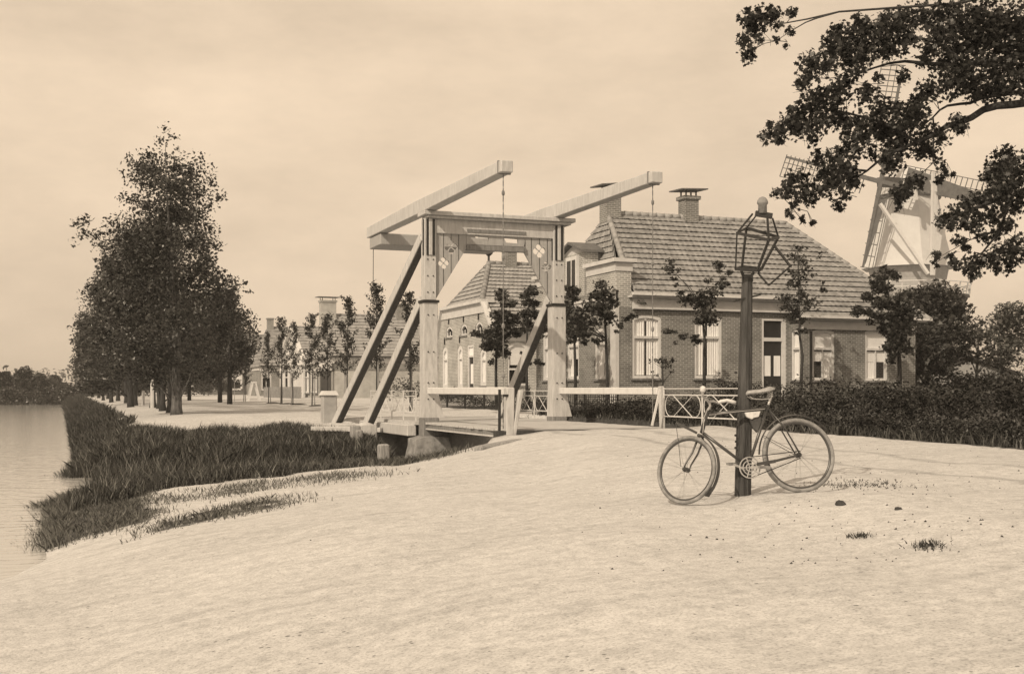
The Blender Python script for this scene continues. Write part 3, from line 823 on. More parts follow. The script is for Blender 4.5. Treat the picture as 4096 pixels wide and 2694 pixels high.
# ---------------------------------------------------------------- low houses further down the street
def low_house(name, label, X0, X1, Y0, Y1, ze, zr, mat, roofmat, hip=1.2, rows=12, front_open=(), side_open=()):
    h = thing(name, label, 'house', (X0, Y0, .3))
    m = MB(); wall(m, 'X', X0, Y0, Y1, .1, ze, front_open); wall(m, 'Y', Y0, X0, X1, .1, ze, side_open)
    m.poly([(X1, Y0, .1), (X1, Y1, .1), (X1, Y1, ze), (X1, Y0, ze)]); m.poly([(X0, Y1, .1), (X1, Y1, .1), (X1, Y1, ze), (X0, Y1, ze)]); m.poly([(X0, Y0, .1), (X1, Y0, .1), (X1, Y1, .1), (X0, Y1, .1)])
    if hip < .1: m.poly([(X0, Y0, ze), (X0, (Y0 + Y1) / 2, zr - .1), (X0, Y1, ze)])
    m.build('wall', mat, h)
    ym = (Y0 + Y1) / 2; r0, r1 = Vector((X0 + hip, ym, zr)), Vector((X1, ym, zr)); o = .3
    m = MB(); tile_roof(m, (X0 - .2, Y0 - o, ze), (X1, Y0 - o, ze), r0, r1, rows, .5)
    if hip > .1: tile_roof(m, (X0 - .2, Y1 + o, ze), (X0 - .2, Y0 - o, ze), r0, r0, rows, .5)
    m.poly([(X0 - .2, Y1 + o, ze), (X1, Y1 + o, ze), r1, r0])
    rf = m.build('roof', roofmat, h)
    m = MB(); ridge_run(m, r0, r1, .14, .5); m.build('ridge_tiles', 'tile', rf, smooth=True)
    m = MB(); m.box(X0 - .05, X1, Y0 - .08, Y0 - .003, ze - .5, ze - .06); m.box(X0 - .08, X0 - .003, Y0, Y1, ze - .4, ze - .06); m.build('fascia', 'plaster', h)
    m = MB(); m.box(X0 - .1, X1, Y0 - .42, Y0 - .28, ze - .04, ze + .1); m.build('gutter', 'dark_wood', h)
    return h, rf
d3 = rect('X', 19.5, 1276, 1326, 1482, 1610); d3 = (d3[0], d3[1], .35, d3[3])
H3, rf3 = low_house('house', 'long low house with pale side wall and wide capped chimney, behind the bridge struts', 19.5, 42, 90.5, 99.8, 3.55, 7.07, 'brick_pale', 'tile_pale', 1.2, 13, [d3], [(32.6, 33.9, 1.3, 2.9)])
m = MB(); fbox(m, 'X', 19.5, d3[0], d3[1], d3[2], d3[3], .1, .14); m.build('door', 'door_dark', H3)
m = MB(); fbox(m, 'X', 19.5, d3[0] - .15, d3[1] + .15, d3[3], d3[3] + .65, -.06, -.004); m.build('door_lintel', 'white', H3)
window(H3, 'Y', 90.5, (32.6, 33.9, 1.3, 2.9), transom=2.4, mull=True, curtains=[(0, 1, .5, .98)], lintel='brick_pale')
m = MB(); m.box(19.45, 42, 90.44, 90.495, 2.55, 3.05); m.build('wall_band', 'brick', H3)
chimney(rf3, 20.2, 95.15, 6.3, 8.1, 1.2, 1.0, True, 'brick_pale'); chimney(rf3, 26.4, 95.15, 6.6, 7.95, 1.0, .9, True, 'brick')
w3 = [rect('X', 19.4, a, b, 1475, 1570) for a, b in ((1136, 1166), (1207, 1236), (1244, 1268))]
H3b, rf3b = low_house('house', 'white fronted house with tall windows between pilasters, left of the low house', 19.4, 34, 100.6, 112, 3.5, 6.6, 'plaster', 'tile_pale', .05, 12, w3)
for q in w3: window(H3b, 'X', 19.4, q, transom=q[2] + .65 * (q[3] - q[2]), mull=True, curtains=[(.1, .4, .02, .9)], fw=.16, lintel='plaster')
m = MB()
for y in (100.75, 103.9, 107.6, 111.7): m.box(19.22, 19.395, y - .3, y + .3, .2, 3.4)
m.box(19.2, 19.395, 100.6, 112, 3.14, 3.5); m.build('pilaster', 'white', H3b)
m = MB(); m.bar((19.25, 100.4, 3.5), (19.25, 106.3, 6.7), .2, .4, (1, 0, 0)); m.bar((19.25, 112.2, 3.5), (19.25, 106.3, 6.7), .2, .4, (1, 0, 0)); m.build('gable_board', 'white', H3b)
chimney(rf3b, 22.5, 106.3, 6.0, 7.4, .8, .8, False, 'brick_dark')
w4 = rect('Y', 127, 1045, 1085, 1470, 1560)
H4, rf4 = low_house('house', 'small brick house with one white framed window, beside the dark canal trees', 19.8, 44, 127, 137, 3.5, 7.9, 'brick', 'tile', 1.5, 11, (), [w4])
window(H4, 'Y', 127, w4, transom=w4[2] + 1.35, mull=True, curtains=[(0, 1, .55, .98)], fw=.14)
chimney(rf4, 21.6, 132, 7.2, 8.8, .66, .7, False, 'brick'); chimney(rf4, 31.6, 132, 7.2, 8.8, .66, .7, False, 'brick_dark')
f5 = [(168.5, 170.2, 1.0, 3.2), (174, 175.7, 1.0, 3.2), (180, 181.7, 1.0, 3.2)]
H5, rf5 = low_house('house', 'far house half hidden under the dark canal trees, pale window frames showing', 20, 46, 165, 185, 3.8, 9.0, 'brick_dark', 'slate', 2, 8, f5, [(21.5, 23.2, 1.0, 3.2), (25.5, 27.2, 1.0, 3.2)])  # the trees' shade is put into the dark wall colour
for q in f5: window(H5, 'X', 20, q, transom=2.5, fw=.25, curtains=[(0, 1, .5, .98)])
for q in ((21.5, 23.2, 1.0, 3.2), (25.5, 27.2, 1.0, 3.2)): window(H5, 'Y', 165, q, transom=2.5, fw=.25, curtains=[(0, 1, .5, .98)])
# low pale shed with its gable to the camera, at the right edge
def shp(u, v, back=0.0): return atD(u, v, 60) + Vector((FX, FY, 0)) * back
p0 = shp(3860, 1500)
sh = thing('shed', 'low pale shed with dark sloping roof, behind the fruit trees at the right', 'shed', (p0.x, p0.y, .3))
def foot_(p): return Vector((p.x, p.y, .1))
m = MB(); A_, B_, T_ = shp(3672, 1494), shp(4048, 1494), shp(3860, 1427)
m.prism([foot_(A_), foot_(B_), B_, T_, A_], Vector((FX, FY, 0)) * 6); m.build('wall', 'grey_plaster', sh)
m = MB()
for P_, q in ((shp(4078, 1503, -.3), 1), (shp(3642, 1503, -.3), -1)):
    t_ = shp(3860, 1425, -.3); o_ = Vector((0, 0, .02)); u_ = Vector((0, 0, .14)); bk_ = Vector((FX, FY, 0)) * 6.6
    m.hexa([P_ + o_, t_ + o_, t_ + o_ + bk_, P_ + o_ + bk_, P_ + u_, t_ + u_, t_ + u_ + bk_, P_ + u_ + bk_])
m.build('roof', 'slate', sh)

# ---------------------------------------------------------------- the white drawbridge
M['deck'] = grey_mat('sanded_deck_planks', 0.46, .18, 3, .9, .4, 12, stretch=(.4, 5, 5))
BX0, BX1, BYf, BYn = 8.4, 11.8, 27.8, 22.25
BR = thing('drawbridge', 'white painted wooden drawbridge with a portal frame and two long balance beams', 'bridge', (10.1, 25, .185))
for x, out in ((BX0, -1), (BX1, 1)):
    m = MB(); m.box(x - .15, x + .15, BYf - .15, BYf + .15, 3.16, 5.15)
    m.box(x - .045, x + .045, BYf - .185, BYf - .152, 4.25, 5.15)
    p = m.build('post', 'bridge_white', BR, bevel=.012)
    m = MB(); m.box(x - .105, x - .055, BYf - .172, BYf - .152, 4.25, 5.13); m.box(x + .055, x + .105, BYf - .172, BYf - .152, 4.25, 5.13)
    m.box(x - .172, x - .152, BYf - .1, BYf - .04, 4.25, 5.13)
    m.build('strap', 'iron', p)
    m = MB(); m.box(x - .18, x + .18, BYf - .18, BYf + .18, .62, 3.10); q = m.build('lower_post', 'bridge_white', BR, bevel=.012)
    m = MB(); m.box(x - .21, x + .21, BYf - .21, BYf + .21, 3.10, 3.16); m.build('collar', 'iron', q)
    m = MB()
    m.hexa([(x - .19, BYf - .19, .30), (x + .34, BYf - .19, .30), (x + .34, BYf + .19, .30), (x - .19, BYf + .19, .30),
            (x - .182, BYf - .182, .9), (x + .185, BYf - .182, .9), (x + .185, BYf + .182, .9), (x - .182, BYf + .182, .9)])
    m.build('knee', 'bridge_white', q)
    m = MB(); m.box(x - .2, x + .21, BYf - .2, BYf + .2, -.16, .30); m.build('pedestal', 'bridge_grey', BR, bevel=.02)
    rock('foundation_stone', 'stone', (x, BYf), .56, .5, -1.3, -.17, BR, seed=int(x), rough=.07, taper=.82)
for x in (BX0, BX1):
    m = MB()
    for z in (.75, 1.15, 1.9, 2.8, 3.35, 3.75, 4.15):
        for dx in (-.07, .07):
            m.tube([(x + dx, BYf - (.20 if z < 3.1 else .152) - .012 * 0, z), (x + dx, BYf - (.20 if z < 3.1 else .168), z + .0)], .016, 6)
            m.tube([(x + dx, BYf - .15, z), (x + dx, BYf - (.196 if z < 3.1 else .166), z)], .018, 6)
    m.build('bolts', 'iron', BR)
# cap, cross beam and lintel
m = MB(); m.box(8.2, 12.2, BYf - .30, BYf + .30, 5.22, 5.32); m.build('cap_board', 'bridge_white', BR, bevel=.01)
m = MB(); m.box(8.55, 11.65, BYf - .12, BYf + .12, 4.80, 5.15); m.box(8.3, 12.1, BYf - .24, BYf + .24, 5.152, 5.218); m.build('cross_beam', 'bridge_white', BR, bevel=.01)
def zz(u, v, Y): return atY(1650 + u / 3.33, 780 + v / 3.33, Y)
YP = BYf - .07
def quatre(u, v, r, Y, n=40, rot=0.0):
    c = zz(u, v, Y); R_ = (zz(u + r, v, Y) - c).length
    out = []
    for i in range(n):
        t = 2 * math.pi * i / n
        k = R_ * (.55 + .45 * abs(math.cos(2 * (t - rot))) ** .55)
        out.append(c + Vector((k * math.cos(t), 0, k * math.sin(t))))
    return c, R_, out
def gusset(outline, flowers):
    loops = [[zz(u, v, YP) for u, v in outline]]; bars = MB()
    for u, v, r in flowers:
        c, R_, q = quatre(u, v, r, YP, rot=.12); loops.append(q)
        for s in (.12 + math.pi / 4, .12 - math.pi / 4):
            d = Vector((math.cos(s), 0, math.sin(s))) * R_ * .8; bars.bar(c - d + Vector((0, .03, 0)), c + d + Vector((0, .03, 0)), .02, .022)
    m = MB(); m.holed(loops, (0, .07, 0)); o = m.build('gusset_board', 'bridge_board', BR)
    bars.build('quatrefoil_bars', 'bridge_white', o)
    m = MB()
    us = [p[0] for p in outline]
    for s in range(1, 4):
        u = min(us) + (max(us) - min(us)) * s / 4.0
        vs = []
        k = len(outline)
        for i in range(k):
            (x0, y0), (x1, y1) = outline[i], outline[(i + 1) % k]
            if (x0 - u) * (x1 - u) < 0: vs.append(y0 + (y1 - y0) * (u - x0) / (x1 - x0))
        if len(vs) < 2: continue
        lo, hi = min(vs), max(vs); cuts = sorted([(f[1] - f[2], f[1] + f[2]) for f in flowers if abs(f[0] - u) < f[2]])
        cur = lo + 5
        for a, b in cuts + [(hi - 5, hi)]:
            if a - cur > 20:
                p, q = zz(u, cur, YP), zz(u, a, YP); m.box(p.x - .006, p.x + .006, YP - .006, YP - .001, q.z, p.z)
            cur = max(cur, b)
    m.build('board_seam', 'iron', o)
gusset([(312, 415), (640, 425), (712, 505), (715, 715), (322, 1365)], [(515, 690, 88), (418, 905, 74)])
gusset([(1592, 490), (1900, 500), (1900, 1440), (1860, 1440), (1480, 745), (1505, 560)], [(1690, 745, 84), (1785, 965, 70)])
def hole(u0, v0, u1, v1): return [zz(u0, v0, YP), zz(u1, v0 + 18, YP), zz(u1, v1 + 14, YP), zz(u0 + 30, v1, YP)]
m = MB(); m.holed([[zz(718, 505, YP), zz(1505, 556, YP), zz(1505, 690, YP), zz(718, 655, YP)], hole(830, 548, 1018, 604), hole(1218, 570, 1408, 632)], (0, .07, 0))
m.build('lintel_board', 'bridge_board', BR)
m = MB(); p, q = zz(718, 660, YP), zz(1500, 700, YP); m.box(p.x, q.x, YP - .06, YP + .1, p.z - .13, p.z - .005); m.box(p.x, q.x, YP - .068, YP + .088, zz(718, 500, YP).z + .005, zz(718, 470, YP).z + .03); m.build('moulding', 'bridge_grey', BR)
# balance beams, ballast box, chains
for x in (BX0, BX1):
    m = MB()
    m.hexa([(x - .13, 22.35, 5.36), (x + .13, 22.35, 5.36), (x + .15, 28.5, 5.33), (x - .15, 28.5, 5.33), (x - .13, 22.35, 5.60), (x + .13, 22.35, 5.60), (x + .15, 28.5, 5.68), (x - .15, 28.5, 5.68)])
    m.hexa([(x - .15, 28.5, 5.33), (x + .15, 28.5, 5.33), (x + .15, 33.5, 5.36), (x - .15, 33.5, 5.36), (x - .15, 28.5, 5.68), (x + .15, 28.5, 5.68), (x + .15, 33.5, 5.66), (x - .15, 33.5, 5.66)])
    b = m.build('balance_beam', 'bridge_white', BR, bevel=.015)
    m = MB(); m.box(x - .14, x + .14, 22.5, 22.55, 5.345, 5.615); m.build('beam_band', 'bridge_grey', b)
    m = MB(); m.box(x - .16, x + .16, 27.7, 27.95, 5.322, 5.34); m.build('pivot_plate', 'iron', b)
    m = MB(); pts = [Vector((x - .02, 22.52, 5.36 - i * .08)) for i in range(66)]
    for i in range(65):
        a, c = pts[i], pts[i + 1]
        m.bar(a + Vector((0, 0, .012)), c - Vector((0, 0, .012)), .022 if i % 2 else .008, .008 if i % 2 else .022, (1, 0, 0))
    for zc in (4.9, 3.6, 2.2, 1.2): m.lathe((x - .02, 22.52, zc), [(.01, 0), (.035, .04), (.035, .09), (.01, .13)], 6)
    m.build('chain', 'bridge_grey', BR)
m = MB(); m.box(8.3, 11.9, 32.1, 33.35, 5.02, 5.34); m.build('ballast_box', 'bridge_board', BR, bevel=.02)
m = MB(); m.tube([(8.4, 33.3, 5.36), (8.4, 33.32, 4.4), (8.39, 33.3, 3.0)], .010, 5); m.lathe((8.39, 33.3, 2.9), [(.01, 0), (.04, .03), (.01, .1)], 6); m.build('pull_chain', 'iron', BR)
# struts
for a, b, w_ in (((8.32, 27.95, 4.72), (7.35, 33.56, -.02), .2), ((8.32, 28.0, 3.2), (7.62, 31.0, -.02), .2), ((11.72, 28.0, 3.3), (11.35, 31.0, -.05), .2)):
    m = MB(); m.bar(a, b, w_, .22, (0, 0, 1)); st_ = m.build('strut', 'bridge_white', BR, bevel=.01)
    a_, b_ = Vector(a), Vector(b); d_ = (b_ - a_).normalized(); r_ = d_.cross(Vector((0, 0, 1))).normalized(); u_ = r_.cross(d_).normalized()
    m = MB(); m.bar(a_ - u_ * .125, b_ - u_ * .125, w_ - .02, .028, (0, 0, 1)); m.build('underside_plate', 'strut_dark', st_)  # thin plate along the underside, darker than the strut itself
# deck
m = MB(); n = 22
for i in range(n):
    y0 = BYn + (27.95 - BYn) * i / n; y1 = BYn + (27.95 - BYn) * (i + 1) / n - .012
    m.box(8.28 + random.uniform(-.03, .02), 11.95, y0, y1, .138, .185 + random.uniform(-.006, .006))
m.build('deck', 'deck', BR)
m = MB(); m.box(8.30, 8.42, BYn + .05, 27.6, .05, .135); m.box(11.78, 11.9, BYn + .05, 27.6, .05, .135)
for x in (9.2, 10.1, 11.0): m.box(x - .1, x + .1, BYn + .05, 27.6, .0, .135)
m.build('deck_girder', 'bridge_grey', BR)
m = MB(); m.box(8.26, 8.44, BYn, 27.6, .012, .046); m.box(11.76, 11.94, BYn, 27.6, .012, .046); m.build('girder_flange', 'bridge_white', BR)
m = MB(); n = 20
for i in range(n):
    y0 = 27.97 + 5.4 * i / n; y1 = y0 + 5.4 / n - .014
    m.box(8.1, 12.0, y0, y1, .12, .20 + random.uniform(-.006, .006))
m.build('approach_deck', 'deck', BR)
m = MB(); m.box(7.92, 8.16, 28.05, 33.4, -.16, .118); m.build('approach_beam', 'bridge_white', BR, bevel=.02)
m = MB(); m.box(6.9, 8.1, 31.2, 31.45, -.12, .06); m.box(7.1, 7.4, 31.9, 33.3, -.14, .04); m.build('strut_footing', 'bridge_white', BR, bevel=.02)
for x in (8.36, 11.84):
    m = MB(); m.bar((x, BYn + .1, .95), (x, 27.62, .95), .10, .155); m.build('handrail', 'white', BR, bevel=.012)
m = MB(); m.box(8.05, 12.15, 21.95, 22.2, -1.3, .16); m.build('abutment', 'dark_wood', BR)
m = MB(); m.box(7.95, 12.2, 33.1, 33.4, -1.3, .10); m.build('abutment', 'dark_wood', BR)
# gate posts at the road end
m = MB(); m.bar((8.30, 22.0, -.3), (8.34, 22.06, 1.02), .17, .17, (0, 1, 0)); m.build('gate_post', 'bridge_white', BR, bevel=.02)
m = MB(); m.bar(atD(2052, 1748, 23.55), atD(2083, 1560, 23.6), .12, .08, (1, 0, 0)); m.build('post_brace', 'bridge_white', BR, bevel=.01)
m = MB(); m.bar((8.12, 22.04, -.2), (8.14, 22.08, .98), .045, .045, (0, 1, 0)); m.bar((8.18, 21.95, .86), (8.3, 22.0, .86), .05, .05); m.build('hinge_bar', 'iron', BR)
m = MB(); m.bar((11.86, 22.22, .05), (11.86, 22.3, 1.05), .10, .10, (0, 1, 0)); m.build('gate_post', 'bridge_white', BR, bevel=.01)

# ornamental iron railings beside the road
def railing(label, X, Y0, Y1, bays, zb, zt, group='ornamental railings by the bridge'):
    r = thing('railing', label, 'railing', (X, (Y0 + Y1) / 2, zb), group)
    L = (Y1 - Y0) / bays
    for i in range(bays + 1):
        m = MB(); m.bar((X, Y0 + i * L, zb - .1), (X, Y0 + i * L, zt + .02), .026, .026, (0, 1, 0)); m.build('railing_post', 'white_iron', r)
    h0, h1 = zb + .22, zt - .13
    m = MB()
    for z in (zt, h1, h0): m.bar((X, Y0, z), (X, Y1, z), .02, .018)
    m.build('rail', 'white_iron', r)
    for i in range(bays):
        m = MB(); c = Y0 + (i + .5) * L; hh = (h1 - h0) / 2; zc = (h0 + h1) / 2; st = max(0, abs(L) / 2 - hh - .06)
        pts = [Vector((X, c + (st if math.cos(t) > 0 else -st) + hh * .97 * math.cos(t), zc + hh * .97 * math.sin(t))) for t in [2 * math.pi * (k + .5) / 28 for k in range(28)]]
        m.tube(pts, .0085, 5, close=True)
        s = abs(L) * .26
        m.bar((X, c - s, h0), (X, c + s, h1), .012, .014, (1, 0, 0)); m.bar((X + .015, c + s, h0), (X + .015, c - s, h1), .009, .009, (1, 0, 0))
        m.build('scroll_panel', 'white_iron', r)
    return r
railing('white iron railing with oval scrolls behind the bicycle handlebar', 11.85, 22.15, 18.95, 2, .2, 1.0)
railing('white iron railing with ovals at the foot of the two long bridge struts', 8.25, 28.4, 33.0, 4, .2, .95)
railing('short white iron railing beside the farther bridge post', 11.85, 28.3, 30.6, 2, .2, .95)
m = MB(); m.bar(atD(2608, 1702, 24.6), atD(2640, 1556, 24.7), .04, .04, (1, 0, 0)); o = m.build('leaning_stake', 'white_iron'); settle(o)
tag(o, 'thin white stake leaning against the end of the oval railing', 'stake')

# stone block, piles
def standing(name, mat, label, cat, S, D, w_, ztop, zbot, lean=(0, 0), group=None, bev=.03):
    p = atD(S[0], S[1], D); m = MB()
    m.bar((p.x, p.y, zbot), (p.x + lean[0], p.y + lean[1], ztop), w_, w_, (0, 1, 0), w_ * .92, w_ * .92)
    o = m.build(name, mat, bevel=bev); settle(o); tag(o, label, cat, group); return o
p = atD(1315, 1660, 34.5)
sb = thing('stone_pillar', 'squat stone pillar with pale cap beside the far bridge strut', 'pillar', (p.x, p.y, .1))
m = MB(); m.box(p.x - .2, p.x + .2, p.y - .2, p.y + .2, -.2, .82); m.build('shaft', 'grey_plaster', sb, bevel=.02)
m = MB(); m.hexa([(p.x - .25, p.y - .25, .823), (p.x + .25, p.y - .25, .823), (p.x + .25, p.y + .25, .823), (p.x - .25, p.y + .25, .823), (p.x - .18, p.y - .18, .95), (p.x + .18, p.y - .18, .95), (p.x + .18, p.y + .18, .95), (p.x - .18, p.y + .18, .95)]); m.build('cap', 'plaster', sb)
standing('wooden_pile', 'grey_wood', 'upright weathered pile at the end of the white plank', 'pile', (1418, 1700), 30.6, .26, .06, -1.4, (.02, 0), 'piles in the side channel')
standing('wooden_pile', 'grey_wood', 'shorter split pile touching the upright weathered pile', 'pile', (1440, 1720), 30.4, .2, -.05, -1.4, (-.03, 0), 'piles in the side channel')
standing('wooden_pile', 'grey_wood', 'pale tapered pile standing in the grass of the near bank', 'pile', (1538, 1850), 22.6, .22, -.06, -.9, (-.02, .02), 'piles in the side channel')
p = atD(1460, 1712, 31.2); o = rock('footing_block', 'bridge_white', (p.x, p.y), .28, .26, -1.1, .08, None, 4, .02, .95); settle(o)
tag(o, 'white footing block under the nearer bridge strut', 'block')
p = atD(1345, 1708, 31); q = atD(1630, 1722, 28.6)
m = MB(); m.bar((p.x - .4, p.y + 1, -.06), (p.x + 1.2, p.y - .2, -.08), .35, .12); o = m.build('plank', 'bridge_white', bevel=.01); settle(o); tag(o, 'broad white plank lying on the reed bank left of the bridge', 'plank')
p = atD(1905, 1782, 21.8); m = MB(); m.bar((p.x - .15, p.y - .5, -.12), (p.x + .9, p.y + .1, -.02), .22, .16); o = m.build('kerb_timber', 'grey_wood', bevel=.03); settle(o); tag(o, 'short weathered timber lying at the edge of the sand by the bridge', 'timber')

# iron picket fence in front of the gardens
pf = thing('picket_fence', 'thin iron picket fence along the gardens behind the bridge', 'fence', (14.3, 38, .2))
ys = [29.4 + 2.2 * i for i in range(9)]
for i, y in enumerate(ys):
    m = MB(); m.bar((14.3, y, .1), (14.3, y, 1.02), .05, .05, (0, 1, 0)); m.build('fence_post', 'iron', pf)
    if i < len(ys) - 1:
        m = MB(); y2 = ys[i + 1]
        for z in (.36, .78): m.bar((14.3, y + .03, z), (14.3, y2 - .03, z), .025, .022)
        k = 17
        for j in range(1, k):
            t = y + (y2 - y) * j / k; m.bar((14.3, t, .2), (14.3, t, .92 + .03 * math.sin(j * 2.1)), .016, .016, (0, 1, 0))
        m.build('picket_panel', 'iron', pf)
pf2 = thing('picket_fence', 'low garden fence in front of the white fronted house', 'fence', (17.4, 100, .3))
m = MB()
for i in range(60):
    y = 92 + i * .3; m.bar((17.4, y, .2), (17.4, y, 1.25), .10, .05, (0, 1, 0))
m.build('pickets', 'grey_wood', pf2)
m = MB(); m.bar((17.46, 92, .5), (17.46, 110, .5), .04, .08); m.bar((17.46, 92, 1.0), (17.46, 110, 1.0), .04, .08); m.build('rail', 'grey_wood', pf2)

# ---------------------------------------------------------------- the street lamp
DL = 11.36
def lp(x, y, d=DL): return atD(2900 + x / 3.13, 700 + y / 3.13, d)
base = atD(2970, 1958, DL)
LM = thing('street_lamp', 'tarred wooden lamp post with a broken glassless lantern, bicycle leaning on it', 'street lamp', (base.x, base.y, 0))
pt = lp(278, 1275)
m = MB(); zz0, zz1 = -.15, pt.z
k = []
def ring(z, r, x, y, n=8): return [Vector((x + r * math.cos(2 * math.pi * i / n + .35), y + r * math.sin(2 * math.pi * i / n + .35), z)) for i in range(n)]
prof = [(-.15, .080), (.25, .078), (.62, .074), (.64, .070), (1.2, .066), (zz1 - .05, .052), (zz1, .046)]
rings = []
for z, r in prof:
    t = (z - zz0) / (zz1 - zz0); rings.append(ring(z, r, base.x + (pt.x - base.x) * t, base.y + (pt.y - base.y) * t))
for rg in rings: m.v += rg
for i in range(len(rings) - 1):
    for j in range(8): m.f.append((i * 8 + j, i * 8 + (j + 1) % 8, (i + 1) * 8 + (j + 1) % 8, (i + 1) * 8 + j))
m.f.append(tuple(range(7, -1, -1))); m.f.append(tuple(range((len(rings) - 1) * 8, len(rings) * 8)))
m.build('post', 'lamp_post', LM)
m = MB(); m.bar(atD(2935, 1204, DL - .05), atD(3042, 1178, DL - .02), .018, .018); m.build('ladder_bar', 'iron', LM)
m = MB()
for i, y in enumerate((1490, 1530, 1570, 1610, 1655, 1690, 1740, 1765, 1790)):
    c = atD(2943 + (i % 2) * 2, y, DL - .06); m.lathe(c, [(.004, -.012), (.016, -.006), (.016, .006), (.004, .012)], 6)
m.build('stud', 'iron', LM)
def lbars(segs, name, w_, parent, mat='iron'):
    m = MB()
    for s in segs:
        a, b = lp(*s[0]), lp(*s[1]); ww = s[2] if len(s) > 2 else w_
        m.bar(a, b, ww, ww * .8, (0, 1, 0))
    return m.build(name, mat, parent)
dn, df_ = DL - .16, DL + .16
FL, BL, FRt, BRt = (150, 725, dn), (268, 662, df_), (548, 812, dn), (668, 778, df_)
fl, bl, fr_, br_ = (132, 1172, dn + .03), (212, 1150, df_ - .03), (405, 1192, dn + .03), (455, 1178, df_ - .03)
lantern = lbars([(FL, FRt, .026), (BL, BRt, .026), (FL, BL, .02), (FRt, BRt, .03), (FL, fl, .012), (BL, bl, .02), (FRt, fr_, .022), (BRt, br_, .022), (fl, fr_, .032), (bl, br_, .034), (fl, bl, .026), (fr_, br_, .03),
       ((345, 486, dn + .1), FL, .016), ((530, 518, dn + .1), FRt, .018), ((595, 540, df_ - .1), BRt, .014), ((420, 470, df_ - .1), BL, .012)], 'lantern_frame', .02, LM)
lbars([((380, 480, DL), (590, 515, DL), .05)], 'crown_plate', .05, lantern)
c = lp(470, 478); m = MB(); m.lathe(c, [(.042, 0), (.042, .08), (.052, .09), (.054, .103), (.048, .125), (.032, .148), (.01, .158)], 14); m.build('chimney_cap', 'stone', lantern, smooth=True)
d2 = DL - .12
lbars([((622, 890, d2), (818, 1140, d2 - .12), .02), ((818, 1140, d2 - .12), (548, 1380, d2 - .12), .014), ((548, 1380, d2 - .12), (415, 1228, d2), .014), ((415, 1228, d2), (622, 890, d2), .012)], 'lantern_door', .014, lantern)
lbars([((205, 1195, DL - .03), (240, 1300, DL - .02), .022), ((362, 1215, DL), (298, 1300, DL), .024), ((215, 1290, DL), (345, 1290, DL), .07)], 'bracket', .02, LM)

# ---------------------------------------------------------------- the bicycle
def bd(x, y): return 11.14 + .18 * (1190 - y) / 820 - .17 * (1455 - x) / 1055
def bk(x, y, d=0.0): return atD(2500 + x / 2.087, 1400 + y / 2.087, bd(x, y) + d)
bb = atZ(2980, 1970, 0)
BK = thing('bicycle', 'old roadster bicycle with pale tyres and worn saddle, leaning against the lamp post', 'bicycle', (bk(1030, 1190).x, bk(1030, 1190).y, 0))
def path(pts, r, n=8): 
    m = MB(); m.tube(pts, r, n); return m
def wheel(c, u, v, R_, tyre_r, label):
    u = u.normalized(); v = (v - u * v.dot(u)).normalized(); ax = u.cross(v)
    def circ(r, n=56, a0=0, a1=2 * math.pi, off=0): return [c + (u * math.cos(a0 + (a1 - a0) * i / n) + v * math.sin(a0 + (a1 - a0) * i / n)) * r + ax * off for i in range(n + (0 if abs(a1 - a0 - 2 * math.pi) < 1e-6 else 1))]
    w_ = thing('wheel', label, '', tuple(c - Vector((0, 0, 0)))); del w_['category']; w_.location = c - wloc(BK); w_.parent = BK
    m = MB(); m.tube(circ(R_ - tyre_r), tyre_r, 8, close=True); m.build('tyre', 'rubber', w_, smooth=True)
    m = MB(); m.tube(circ(R_ - tyre_r * 2.1), tyre_r * .62, 6, close=True); m.build('rim', 'enamel', w_, smooth=True)
    m = MB()
    for i in range(28):
        t = 2 * math.pi * i / 28; s = .03 if i % 2 else -.03
        m.tube([c + ax * s, c + (u * math.cos(t + .25 * (1 if i % 4 < 2 else -1)) + v * math.sin(t + .25 * (1 if i % 4 < 2 else -1))) * (R_ - tyre_r * 2.3)], .0009, 4)
    m.build('spokes', 'bridge_grey', w_)
    m = MB(); m.tube([c - ax * .055, c - ax * .03, c + ax * .03, c + ax * .055], [.012, .024, .024, .012], 10); m.build('hub', 'enamel', w_)
    return w_, circ, ax
uf = cf(-1.23, -.17, 0).normalized(); vv = (cf(0, .20, .93)).normalized()
rc = bk(1448, 876); rw, rcirc, rax = wheel(rc, uf, vv, .357, .021, 'rear wheel with chain and mudguard around it')
fc = bk(512, 997); u2 = cf(-math.cos(.74), math.sin(.74), -.02); v2 = cf(.17, .14, 1.0)
fw_, fcirc, fax = wheel(fc, u2, v2, .325, .019, 'front wheel turned aside on the steering')
m = MB()
hd1, hd0 = bk(684, 520), bk(640, 690); st = bk(1188, 482); btm = bk(1028, 972)
m.tube([hd1 + (hd1 - hd0) * .1, hd0], .019, 10); m.tube([bk(700, 535), st], .0145, 10); m.tube([st + (st - btm) * .05, btm], .0145, 10); m.tube([hd0 + Vector((0, 0, .01)), btm], .0145, 10)
for s in (-.05, .05): m.tube([st, bk(1310, 640) + rax * s, rc + rax * s], .0075, 8); m.tube([btm + rax * s * .6, rc + rax * s], .0075, 8)
m.tube([btm - rax * .04, btm + rax * .04], .024, 12)
m.build('frame', 'enamel', BK, smooth=True)
m = MB(); m.tube([bk(700, 540, -.022), bk(940, 512, -.022), bk(1170, 488, -.022)], .0035, 6); m.build('top_tube_strip', 'nickel', BK)  # thin pale strip along the near side of the top tube
m = MB(); cr_ = bk(632, 715)
for s in (-.045, .045): m.tube([cr_ + fax * s * .5, cr_ + fax * s + Vector((0, 0, -.03)), bk(585, 860) + fax * s, bk(530, 950) + fax * s, fc + fax * s], [.011, .011, .0095, .008, .007], 8)
m.tube([cr_ - fax * .04, cr_ + fax * .04], .016, 8); m.build('fork', 'enamel', BK, smooth=True)
